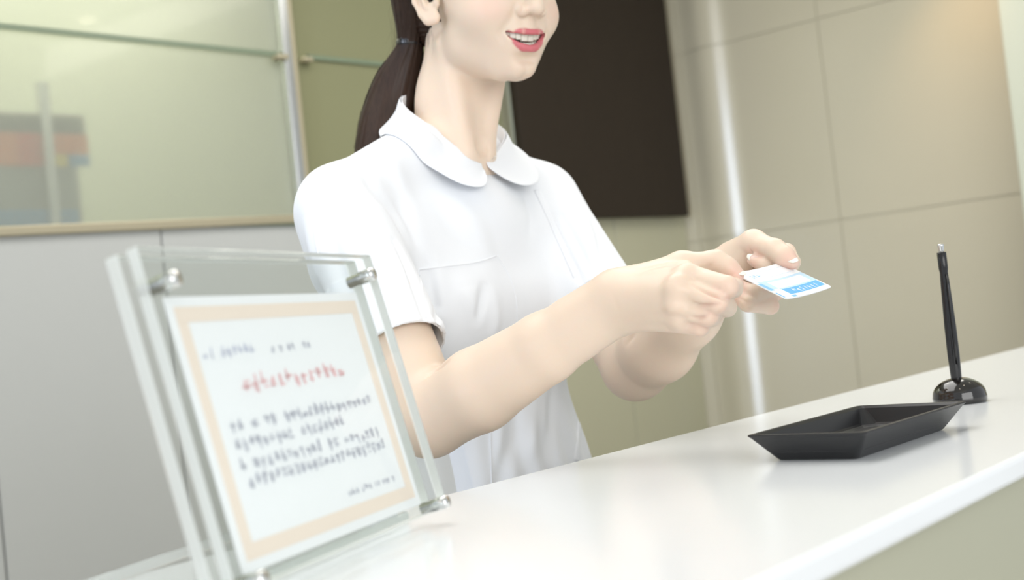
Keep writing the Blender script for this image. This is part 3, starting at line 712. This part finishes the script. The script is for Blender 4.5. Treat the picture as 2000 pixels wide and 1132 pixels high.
# skin tint: lips, mouth lining, blush and finger tips (the skin's own colours)
def seg_d(X, pts):
    d = np.full(len(X), 1.0)
    for a_, b_ in zip(pts[:-1], pts[1:]):
        a_ = np.array(a_, float); b_ = np.array(b_, float); ba = b_-a_; t = np.clip(((X-a_)@ba)/(ba@ba), 0, 1); q = X-a_-t[:, None]*ba; d = np.minimum(d, np.sqrt((q*q).sum(1)))
    return d
col = np.tile(np.array([.755, .605, .480]), (len(V), 1))
XL = ((V-HC)@HM.T)/HK; XS = sym(XL)
def blend(wt, c):
    global col
    col = col*(1-wt[:, None])+np.array(c)*wt[:, None]
near = np.linalg.norm(V-HC, axis=1) < .16
blend((1-ss_(np.linalg.norm((XS-np.array([.042, .06, -.012]))*[1, .6, 1.2], axis=1), .008, .030))*.28*near, (.80, .42, .36))
dl_ = np.minimum(seg_d(XS, up_l)/np.interp(XS[:, 0], [0, .01, .02, .032], [.0034, .0035, .0028, .0017]), seg_d(XS, lo_l)/np.interp(XS[:, 0], [0, .01, .02, .032], [.0052, .0050, .0042, .0028]))
blend((1-ss_(dl_, .92, 1.18))*near, (.60, .165, .185))
blend((1-ss_(seg_d(XS, [(.015, .091, .0425), (.028, .088, .0480), (.044, .074, .0445)]), .0018, .0042))*.75*near, (.10, .06, .045))
inm = near & (XS[:, 1] < .088-9*XS[:, 0]**2) & (XS[:, 0] < .0295) & (np.abs(XS[:, 2]-10.0*XS[:, 0]**2+.0474) < .0076) & (XS[:, 1] > .045) & (dl_ > 1.02)
col[inm] = (.20, .04, .04)
blend((1-ss_(np.linalg.norm((XS-np.array([.0052, .0995, -.0222]))/[1, 1.5, 1], axis=1), .002, .004))*near, (.38, .16, .12))
for h in (R, Lh):
    for f in 'imrpt':
        blend((1-ss_(np.linalg.norm(V-h[f+'t'], axis=1), .006, .018))*.35, (.80, .43, .36))
        if f != 't': blend((1-ss_(np.linalg.norm(V-h[f+'p'], axis=1), .006, .016))*.22, (.80, .45, .38)); blend((1-ss_(np.linalg.norm(V-h[f+'m'], axis=1), .006, .018))*.16, (.82, .48, .40))
ca = person.data.color_attributes.new('tint', 'FLOAT_COLOR', 'POINT')
ca.data.foreach_set('color', np.hstack([col, np.ones((len(V), 1))]).astype(np.float32).ravel())
body_bvh = BVHTree.FromPolygons([tuple(v) for v in V.tolist()], Q.tolist())
def part(o): o.parent = person; return o
# teeth
def tooth(bm, c, wd, ht, dp, yawt):
    c_, s_ = math.cos(yawt), math.sin(yawt)
    axl = np.array([[c_, s_, 0], [-s_, c_, 0], [0, 0, 1.0]])
    bmt = bmesh.new(); box_bm(bmt, (0, 0, 0), I3, (wd, dp, ht), min(wd, ht)*.22, 4)
    me = bpy.data.meshes.new('t'); 
    for v in bmt.verts:
        q = np.array(v.co); q[0] *= 1-.10*(q[2]/ht+.5)*0; q = q@axl+np.array(c); v.co = Vector(H(q))
    bmt.to_mesh(me); bmt.free(); bm.from_mesh(me); bpy.data.meshes.remove(me)
def arch(s):   # arc position -> (l, f), yaw
    a = s/.0315; return (.0300*math.sin(a), .0560+.0275*math.cos(a)), -a
bm = bmesh.new()
for sg in (-1, 1):
    s = 0
    for wd, ht in ((.0086, .0098), (.0068, .0088), (.0074, .0092), (.0068, .0080), (.0066, .0074), (.008, .007)):
        (l, f), yw = arch(s+wd/2); s += wd
        tooth(bm, (sg*l, f, -.0446+8.6*l*l+(.0098-ht)/2), wd*.97, ht, .006, sg*yw)
for f_ in bm.faces: f_.smooth = True
part(bm_obj('upper_teeth', bm, M['tooth']))
bm = bmesh.new()
for sg in (-1, 1):
    s = 0
    for wd in (.0054, .0058, .0066, .0066, .007):
        (l, f), yw = arch(s+wd/2); s += wd
        tooth(bm, (sg*l*.96, f-.0035, -.0542+8.6*l*l), wd*.95, .008, .005, sg*yw)
part(bm_obj('lower_teeth', bm, M['tooth'], smooth=True))
# eyes
for sg in (-1, 1):
    e = part(lathe('eyeball', [(.0105*HK*math.sin(a), -.0105*HK*math.cos(a)) for a in np.linspace(.02, 3.12, 16)], H((sg*.030, .0735, .026)), HM[1], M['eye'], None, 24))
    ir = part(lathe('iris', [(.0062*HK, 0), (.005*HK, .0012), (.001, .0018)], H((sg*.030, .0825, .026)), HM[1], M['iris'], None, 24))
# nails: small curved plates on the finger ends
def nail(tip, prev, nrm, wd, ln, free=.0, name='fingernail', lift=.0):
    tip = np.array(tip); d = tip-np.array(prev); d /= np.linalg.norm(d); nrm = np.array(nrm); nrm = nrm-d*(nrm@d); nrm /= np.linalg.norm(nrm); sd = np.cross(d, nrm)
    def plate(nm, u0, u1, m_, th=.0005, w0=1, w1=1):
        n1, n2 = 6, 8; V = []; F = []
        for side in (0, 1):
            for i in range(n1+1):
                u = u0+(u1-u0)*i/n1; ww = wd/2*(w0+(w1-w0)*i/n1)
                for j in range(n2+1):
                    t = (j/n2*2-1); a = t*1.05
                    q = tip+d*(u-(.18*ln*(t*t) if u > 0 else 0))+sd*(math.sin(a)*ww*1.12)+nrm*((math.cos(a)-1)*ww*.75+RAD+lift-max(0, u+ln*.4)*.10-side*th)
                    V.append(q)
        W_ = n2+1; N_ = (n1+1)*W_
        for i in range(n1):
            for j in range(n2):
                k = i*W_+j; F += [(k, k+1, k+W_+1, k+W_), (N_+k, N_+k+W_, N_+k+W_+1, N_+k+1)]
        for i in range(n1):
            k = i*W_; F += [(k, k+W_, N_+k+W_, N_+k), (k+n2, N_+k+n2, N_+k+n2+W_, k+n2+W_)]
        for j in range(n2):
            F += [(j, N_+j, N_+j+1, j+1), (n1*W_+j, n1*W_+j+1, N_+n1*W_+j+1, N_+n1*W_+j)]
        return mesh_obj(nm, V, F, m_, None, True)
    RAD = wd*.5+.0004
    o = part(plate(name, -ln, .002, M['nail'], w0=.8)); o2 = plate('nail_edge', .002, .002+free, M['nail_tip'], w1=.62); o2.parent = o
    return o
nail(R['tt'], lerp(R['tp'], R['tt'], .4), -FWD*.55+CU*.75+CR*.25, .0105, .010, .0045)
nail(Lh['tt'], lerp(Lh['tp'], Lh['tt'], .4), -FWD*.8+CU*.6, .0110, .0115, .0045)
nail(Lh['mt'], Lh['md'], -FWD*.75+CU*.45-CR*.1, .0095, .009, .004)

# ================================================================ CLOTHING
def ribbon(name, pts, nrm, width, thick, material, parent):
    V = []; F = []; n = len(pts)
    for i in range(n):
        t = pts[min(i+1, n-1)]-pts[max(i-1, 0)]; t /= np.linalg.norm(t)+1e-9; sd = np.cross(nrm[i], t); sd /= np.linalg.norm(sd)+1e-9
        a, b_ = pts[i]-sd*width/2, pts[i]+sd*width/2; dn = nrm[i]*thick
        V += [a-dn*1.5, a+dn*.6, lerp(a, b_, .2)+dn, lerp(a, b_, .8)+dn, b_+dn*.6, b_-dn*1.5]
    for i in range(n-1):
        for j in range(5): F.append((6*i+j, 6*i+j+1, 6*i+7+j, 6*i+6+j))
    F.append((0, 1, 2, 3, 4, 5)[::-1]); F.append(tuple(6*(n-1)+k for k in range(6)))
    o = mesh_obj(name, V, F, material, parent, True); return o

T = Field()
T.ell(TB+[0, .004, -.15], (.148, .094, .160), k=.03)
T.ell(TB+[-.058, -.060, -.145], (.058, .046, .062), k=.06); T.ell(TB+[.058, -.060, -.145], (.058, .046, .062), k=.06)
T.ell(TB+[.026, .0, -.33], (.140, .090, .21), k=.05)
T.ell(TB+[.026, -.008, -.46], (.162, .104, .24), k=.05)
for J, sg in ((SRj, -1), (SLj, 1)):
    T.cone(J+[-sg*.002, .004, .014], NB+[sg*.040, .006, .006], .034, .042, k=.022)
    T.cone(J+[-sg*.03, .004, -.05], NB+[sg*.02, 0, -.08], .060, .07, k=.04)
tR, tL = .70, .66
for J, E_, t_, ro, rh, wob in ((SRj, ER, tR, .0462, .0480, 1), (SLj, EL, tL, .0470, .0505, 2)):
    ax_ = (E_-J); Ln = np.linalg.norm(ax_); ax_ = ax_/Ln
    def sleeve(X, J=J, E_=E_, t_=t_, ro=ro, rh=rh, a=ax_):
        A = lerp(J, E_, 0); Bq = lerp(J, E_, t_+.1); ba = Bq-A; t = np.clip(((X-A)@ba)/(ba@ba), 0, 1); q = np.linalg.norm(X-A-t[:, None]*ba, axis=1)
        rr = ro+(rh-ro)*t**1.5; d = q-rr; pl = (X-lerp(J, E_, t_))@a
        d = np.maximum(d, pl); inner = np.minimum(-(q-rr+.0046), pl+.040); return np.maximum(d, inner)
    T.add('fn', sleeve, k=.026, c=lerp(J, E_, t_*.5), r=.17)
hz_ = .862
T.add('fn', lambda X: hz_-X[:, 2]-0*X[:, 0], op='i', c=(1.02, .93, .86), r=.25)
xs_ = .975
T.add('fn', lambda X: np.maximum(-(np.abs(X[:, 2]-.90)-.082), -1) if False else np.where(X[:, 0] < 1.0, np.minimum(.990-X[:, 2], (xs_-X[:, 0])), -.5), op='i', c=(.87, .93, .93), r=.14)
T.cone(NB+[0, .002, -.025], neck_top, .046, .050, op='s', k=.006)
V, Q = T.mesh((.74, .70, .84), (1.38, 1.10, 1.36), .0019, smooth=2)
# folds pushed into the cloth along its normals
N = vnorm(V, Q); bv = bvh_of(V, Q)
for pts, a_, w_ in (
    ([(632, 368), (680, 405), (730, 445), (762, 470)], -.0045, .006), ([(640, 385), (690, 425), (740, 462)], .0025, .007),
    ([(770, 468), (797, 520), (815, 570), (838, 640)], -.005, .005),
    ([(712, 330), (728, 365), (765, 410), (790, 460)], -.0022, .010), ([(760, 300), (790, 380), (830, 470)], .002, .014),
    ([(700, 500), (735, 560), (770, 640)], -.0015, .010), ([(640, 430), (665, 520), (700, 620)], -.002, .012), ([(660, 440), (690, 530), (720, 640)], .0016, .010),
    ([(775, 400), (800, 440), (815, 480)], -.0016, .006),
    ([(850, 380), (880, 440), (925, 500)], -.0014, .014), ([(905, 400), (935, 450), (960, 510)], .0014, .014),
    ([(1030, 385), (1040, 420), (1035, 460)], -.002, .008), ([(945, 560), (938, 600), (930, 625)], -.0024, .006), ([(965, 575), (968, 625), (962, 660)], .0018, .008),
    ([(905, 560), (925, 600), (935, 650)], .0018, .010), ([(848, 500), (858, 560), (862, 640)], .0015, .010), ([(838, 520), (850, 590), (862, 680)], -.0018, .006),
    ([(1060, 640), (1050, 700), (1040, 760)], .0012, .012), ([(1075, 420), (1110, 500), (1150, 570)], -.002, .007), ([(1100, 420), (1130, 480), (1158, 540)], -.0028, .005), ([(1120, 400), (1150, 450), (1165, 500)], .002, .008),
    ([(1010, 790), (1000, 850), (985, 910)], -.002, .010), ([(1045, 780), (1040, 850), (1030, 900)], .0018, .010), ([(1080, 760), (1075, 830), (1070, 890)], -.0018, .009), ([(975, 830), (972, 880), (965, 920)], .0016, .008),
    ([(1180, 520), (1170, 480), (1160, 430)], -.0015, .006), ([(598, 420), (608, 480), (622, 550)], .0015, .01)):
    V = fold_on(V, N, bv, pts, max(-.0052, min(.005, a_*2.2)), w_)
low = 1-ss_(V[:, 2], .93, 1.06)
ang = np.arctan2(V[:, 1]-.96, V[:, 0]-1.05)
V += N*(low*.0022*np.sin(ang*17+V[:, 2]*9))[:, None]
tunic = fast_mesh('tunic', V, Q, M['cloth']); part(tunic); tunic['label'] = 'white short-sleeved tunic with a rounded collar'
bv = bvh_of(V, Q)
def sub(o): o.parent = tunic; return o
def seam(name, pts, width, thick, m_=40):
    L_, nn = shoot_line(bv, pts, m_, .0002)
    if len(nn) > 4:
        for _ in range(6): nn[1:-1] = .25*nn[:-2]+.5*nn[1:-1]+.25*nn[2:]; L_[1:-1] = .25*L_[:-2]+.5*L_[1:-1]+.25*L_[2:]
        nn /= np.linalg.norm(nn, axis=1)[:, None]; L_ = L_+nn*.0003
    if len(L_) > 2: sub(ribbon(name, L_, nn, width, thick, M['cloth'], None))
seam('placket', [(1048, 372), (1062, 402), (1085, 450), (1108, 500), (1130, 550), (1142, 600)], .0085, .0009)
seam('placket', [(1142, 730), (1134, 790), (1130, 850), (1126, 900)], .0085, .0010)
seam('front_seam', [(972, 500), (998, 545), (1010, 600), (1006, 660), (1000, 690)], .0012, .0004)
seam('front_seam', [(958, 845), (959, 900), (960, 945)], .0016, .0006)
seam('pocket_edge', [(818, 526), (870, 520), (930, 512), (968, 500)], .0016, .0006)
seam('pocket_edge', [(818, 526), (824, 560), (832, 620)], .0010, .0004)
seam('armhole_seam', [(628, 322), (612, 380), (612, 440), (622, 500)], .0012, .0004)
seam('shoulder_seam', [(690, 288), (730, 282), (765, 262)], .0010, .0003)
# collar: stand and turned-down leaf with rounded front ends
def cax(z):
    t = (z-NB[2])/(neck_top[2]-NB[2]); return NB+(neck_top-NB)*t
def Tpt(phi, dz=0.0, dr_=0.0):
    z = zfr+(zbk-zfr)*((1-math.cos(phi))/2)**.72+dz
    c = cax(z); c = c*[1, 1, 0]+[0, 0, z]; sd_ = abs(math.sin(phi)); dr_ = dr_+(.012*sd_*ss_(phi, .8, 1.8) if phi < math.pi else .021*sd_*ss_(2*math.pi-phi, .35, 1.3))
    return c+np.array([-math.sin(phi)*(.0545+dr_), -math.cos(phi)*(.0560+dr_), 0])
zfr, zbk = 1.287, 1.392
def out_of_cloth(p, off):
    r = bv.find_nearest(Vector(p)); q, n = np.array(r[0]), np.array(r[1])
    d = (p-q)@n
    return p if d > off else q+n*off
def collar_strip(name, ph0, ph1, round0, round1, wfun, m_=72, nv=14):
    V = []; F = []
    phs = np.linspace(ph0, ph1, m_)
    for i, ph in enumerate(phs):
        Tt = Tpt(ph); s0 = min(i/(m_*.12), 1) if round0 else 1; s1 = min((m_-1-i)/(m_*.12), 1) if round1 else 1
        sr = math.sqrt(max(1-(1-min(s0, s1))**2, 0))*.75+.25*min(s0, s1); wd = wfun(ph)*max(sr, .12)
        rad = np.array([-math.sin(ph), -math.cos(ph), 0])
        # front leaf points swing apart and lie down on the chest
        fr = math.exp(-(min(ph, 2*math.pi-ph)/.8)**2); side = -1 if ph < math.pi else 1
        outw = rad*(.62+.25*fr)+np.array([side*.20*fr, 0, 0]); outw = outw/np.linalg.norm(outw)
        for j in range(nv+1):
            v = j/nv
            q = Tt+outw*(wd*(.30*v+.38*v*v))+np.array([0, 0, -1])*(wd*(.95*v-.10*v*v)-.0028*math.sin(math.pi*min(v*3, 1)))
            q = out_of_cloth(q, .0022+.0018*math.sin(math.pi*v)) if v > .25 else q
            V.append(q)
    W_ = nv+1
    for i in range(m_-1):
        for j in range(nv): k = i*W_+j; F.append((k, k+1, k+W_+1, k+W_))
    o = mesh_obj(name, V, F, M['cloth'], None, True)
    md = o.modifiers.new('thickness', 'SOLIDIFY'); md.thickness = .0014; md.offset = 0
    md = o.modifiers.new('smooth', 'SUBSURF'); md.levels = 1; md.render_levels = 1
    return sub(o)
collar_strip('collar', .03, 2*math.pi-.12, True, True, lambda ph: .048+.010*math.cos(ph)+.004*math.exp(-(min(ph, 2*math.pi-ph)/.9)**2))
V = []; F = []; m_ = 64
for i, ph in enumerate(np.linspace(.12, 2*math.pi-.12, m_)):
    for v in (0, .35, .7, 1): V.append(Tpt(ph, -.030*v, -.0012-.003*v))
for i in range(m_-1):
    for j in range(3): k = i*4+j; F.append((k, k+4, k+5, k+1))
o = mesh_obj('collar_stand', V, F, M['cloth'], None, True); md = o.modifiers.new('thickness', 'SOLIDIFY'); md.thickness = .0014; sub(o)

# trousers and shoes, mostly behind the counter
G = Field()
G.ell(TB+[0, .006, -.30], (.113, .076, .11), k=.04)
G.ell(TB+[.005, .008, -.38], (.122, .080, .10), k=.05)
G.ell(TB+[0, .010, -.48], (.135, .088, .11), k=.05)
for sg in (-1, 1): G.chain([TB+[sg*.075, .0, -.50], TB+[sg*.082, -.01, -.80], TB+[sg*.085, .01, -1.20]], [.085, .066, .062], k=.02)
V, Q = G.mesh((.82, .78, .0), (1.29, 1.14, 1.10), .005, smooth=3)
V += vnorm(V, Q)*(.0025*np.sin(np.arctan2(V[:, 1]-.96, V[:, 0]-1.05)*13+V[:, 2]*6))[:, None]
part(fast_mesh('trousers', V, Q, M['cloth_low']))
for sg in (-1, 1):
    c = TB*[1, 1, 0]+[sg*.085, -.02, .0]; Sx = Field()
    Sx.chain([c+[0, .06, .032], c+[0, -.03, .030], c+[0, -.11, .024]], [.033, .036, .032], k=.02)
    Sx.add('fn', lambda X: .001-X[:, 2], op='i', c=c, r=.2)
    V, Q = Sx.mesh(c-[.06, .18, .01], c+[.06, .13, .09], .004, smooth=2); part(fast_mesh('shoe', V, Q, M['cloth_low']))

# ================================================================ HAIR
def strands_mesh(name, rings, material, ridges=26, amp=.0010, m_=96, close=True):
    """rings: list of (centre, axis a, axis b, ra, rb); surface grooved lengthwise like combed hair"""
    V = []; F = []; r_ = np.random.default_rng(3); ph = r_.uniform(0, 6.28, 8); fr = [17, 29, 41, 53, 11, 67, 83, 37]
    for i, (c, a, b_, ra, rb) in enumerate(rings):
        for k in range(m_):
            th = 2*math.pi*k/m_; g_ = sum(math.sin(fr[q]*th+ph[q]+.10*i*math.sin(q+.08*i)) for q in range(8))/8
            s = 1+amp/max(ra, rb)*g_*2.2
            V.append(np.array(c)+np.array(a)*(ra*s*math.cos(th))+np.array(b_)*(rb*s*math.sin(th)))
    n = m_
    for j in range(len(rings)-1):
        for k in range(n): F.append((j*n+k, j*n+(k+1) % n, (j+1)*n+(k+1) % n, (j+1)*n+k))
    if close: F.append(tuple(range(n))[::-1]); F.append(tuple((len(rings)-1)*n+k for k in range(n)))
    return mesh_obj(name, V, F, material, None, True)
# cap over the skull, drawn back to the tie
Hf = Field(); Hf.frame(HM, HC, HK)
Hf.ell((0, -.016, .050), (.0800, .0990, .091), k=.02)
Hf.ell((0, -.075, -.015), (.050, .040, .050), k=.03)
Hf.ell((0, .085, .000), (.070, .050, .088), op='s', k=.02)
Hf.ell((.074, .020, -.040), (.040, .042, .062), op='s', k=.012, mod=sym)
Hf.ell((0, .0, -.075), (.075, .055, .055), op='s', k=.01)
Hf.frame()
V, Q = Hf.mesh(HC-[.15, .16, .16], HC+[.15, .19, .19], .0022, smooth=2)
XL = ((V-HC)@HM.T)/HK
tieL = np.array([0, -.110, -.030]); dv = XL-tieL; an = np.arctan2(dv[:, 0], dv[:, 2]+.02); V += vnorm(V, Q)*(.0007*np.sin(an*70)+.0005*np.sin(an*131+1))[:, None]
cap = part(fast_mesh('hair', V, Q, M['hair']))
TIE = P(800, 84, 1.452)
up1 = np.array([0, 0, 1.0])
keys = [  # px, py, depth, half width px, depth half
    (824, -75, 1.420, 70, .045), (812, -35, 1.430, 54, .034), (806, 5, 1.440, 42, .026), (804, 45, 1.448, 32, .022), (802, 84, 1.455, 24, .016), (797, 102, 1.458, 30, .018), (781, 140, 1.462, 43, .022), (768, 185, 1.462, 50, .024), (756, 235, 1.455, 54, .024), (748, 290, 1.445, 55, .023), (742, 350, 1.435, 52, .021), (738, 420, 1.430, 44, .017), (736, 480, 1.430, 26, .010), (735, 510, 1.430, 6, .003)]
kp = np.array([[*P(x, y, d), hw/FPX*d, dd] for x, y, d, hw, dd in keys]); kc = []
kk = np.array([[*r] for r in kp]); uu = np.linspace(0, len(kk)-1, 60)
for c_ in range(5): kc.append(np.interp(uu, range(len(kk)), kk[:, c_]))
kc = np.array(kc).T; 
for _ in range(3): kc[1:-1] = .25*kc[:-2]+.5*kc[1:-1]+.25*kc[2:]
shift = (_fw*.0)
pony = strands_mesh('ponytail', [(r[:3], CR, FWD, r[3], r[4]) for r in kc], M['hair'])
pony.parent = cap
tieo = strands_mesh('hair_tie', [(P(800, 84, 1.455)+CU*h, CR, FWD, .0140+.0016*math.cos(h/.004*1.5), .0175) for h in np.linspace(-.004, .004, 6)], M['blackpen'], m_=40); tieo.parent = cap
r_ = random.Random(5)
Vs, Fs = [], []
def add_strand(pts, r0):
    V_, F_ = tube_geo(catmull(pts, 14), [r0*(1-.7*i/13) for i in range(14)], 4); b0 = len(Vs); Vs.extend(V_); Fs.extend([tuple(q+b0 for q in f) for f in F_])
for k in range(46):      # flyaways round the tie and the nape
    x0 = r_.uniform(770, 812); y0 = r_.uniform(-10, 60); dd = r_.uniform(1.41, 1.46)
    add_strand([P(x0, y0, dd), P(x0-r_.uniform(-4, 12), y0+35, dd), P(x0-r_.uniform(-6, 20), y0+r_.uniform(60, 90), dd)], .00010)
for k in range(60):
    t = r_.random(); sx = r_.choice((-1, 1)); 
    pts = []
    for (x, y, d, hw, dd) in keys[5:10]: pts.append(P(x+sx*hw*r_.uniform(.93, 1.05), y, d-dd*.4*r_.random()))
    add_strand(pts, .00013)
for k in range(26):      # fine hairs on the nape below the ear
    x0, y0 = r_.uniform(824, 850), r_.uniform(55, 95); q, n_ = shoot(body_bvh, x0, y0, .0006)
    if q is None: continue
    ps_ = [q]
    for s_ in (1, 2):
        q2, _ = shoot(body_bvh, x0+s_*r_.uniform(-3, 3)-s_*2, y0+s_*r_.uniform(6, 12), .0006)
        if q2 is not None: ps_.append(q2)
    if len(ps_) == 3: add_strand(ps_, .00009)
L_, nn = shoot_line(body_bvh, [(992, 262), (984, 284), (972, 300), (958, 314)], 24, .0004)
if len(L_) > 4: part(tube('necklace', L_, .00035, M['chrome']))
st_ = mesh_obj('loose_strands', Vs, Fs, M['hair'], None, True); st_.parent = cap; st_['kind'] = 'stuff'

# ================================================================ CARD held in both hands
cc = np.array([.9746, .4991, 1.1150]); cex = np.array([.9971, -.0223, .0732]); cey = np.array([-.0175, .8652, .5011]); cn = np.cross(cex, cey)
cen_shift = 0.0
def Cd(u, v, n=0.0):   # u along the long side from the right-hand end, v from the holder's edge
    x = u-.0428; y = .027-v; sag = -.0022*math.exp(-((x+.030)/.02)**2)*0
    return cc+cex*x+cey*y+cn*(n+.0015*(x/.043)**2)
cax3 = np.array([cex, cey, cn])
card = empty('registration_card', cc, 'small white and blue registration card held out between both hands', 'card')
def rrect(u0, u1, v0, v1, r, n0, th, m_, nm, par, nx=14):
    V = []; F = []; out = []
    for (cu, cv_, a0) in ((u1-r, v0+r, -90), (u1-r, v1-r, 0), (u0+r, v1-r, 90), (u0+r, v0+r, 180)):
        for k in range(6): a = math.radians(a0+18*k); out.append((cu+r*math.cos(a), cv_+r*math.sin(a)))
    bm = bmesh.new(); vs = [bm.verts.new((u, v, 0)) for u, v in out]; bm.faces.new(vs)
    for k in range(1, nx):
        x = u0+(u1-u0)*k/nx
        bmesh.ops.bisect_plane(bm, geom=bm.verts[:]+bm.edges[:]+bm.faces[:], plane_co=(x, 0, 0), plane_no=(1, 0, 0))
    ex = bmesh.ops.extrude_face_region(bm, geom=bm.faces[:])
    for v in [g for g in ex['geom'] if isinstance(g, bmesh.types.BMVert)]: v.co.z = 1
    for v in bm.verts: v.co = Vector(Cd(v.co.x, v.co.y, n0+th*v.co.z))
    return bm_obj(nm, bm, m_, par)
rrect(0, .0856, 0, .054, .0032, -.0004, .0008, M['card'], 'card_body', card)
e_ = .0004; tn = .00008
rrect(.0200, .0835, .0385, .0482, .0002, e_, tn, M['cardblue'], 'title_band', card)
rrect(.0010, .0085, .0245, .0385, .0002, e_, tn, M['cardmid'], 'blue_block', card, 2)
rrect(.0060, .0850, .0215, .0242, .0002, e_, tn, M['cardpale'], 'pale_band', card)
rrect(.0085, .0190, .0242, .0365, .0002, e_, tn, M['cardpale'], 'pale_band', card, 4)
rrect(.0190, .0850, .0365, .0385, .0002, e_, tn, M['cardpale'], 'pale_band', card)
rrect(.0780, .0850, .0242, .0365, .0002, e_, tn, M['cardpale'], 'pale_band', card, 2)
rrect(.0010, .0035, .0425, .0515, .0002, e_, tn, M['cardblue'], 'blue_block', card, 2)
rrect(.0160, .0240, .0500, .0530, .0002, e_, tn, M['cardmid'], 'blue_block', card, 2)
def cf(u, v, n): return Cd(u, v, -n)
bm_obj('title_lettering', glyphs((cf, cax3), .033, .079, .0434, .0058, 31, n0=-(e_+tn+.00006), thick=.00008), M['card'], card)
bm_obj('heading_lettering', glyphs((cf, cax3), .012, .030, .0120, .0052, 32, n0=-(e_+.00006), thick=.00008), M['cardmid'], card)
for k, vv in enumerate((.006, .0165)): bm_obj('ruled_line', glyphs((cf, cax3), .036, .082, vv, .0009, 33+k, n0=-(e_+.00004), thick=.00005), M['cardpale'], card)
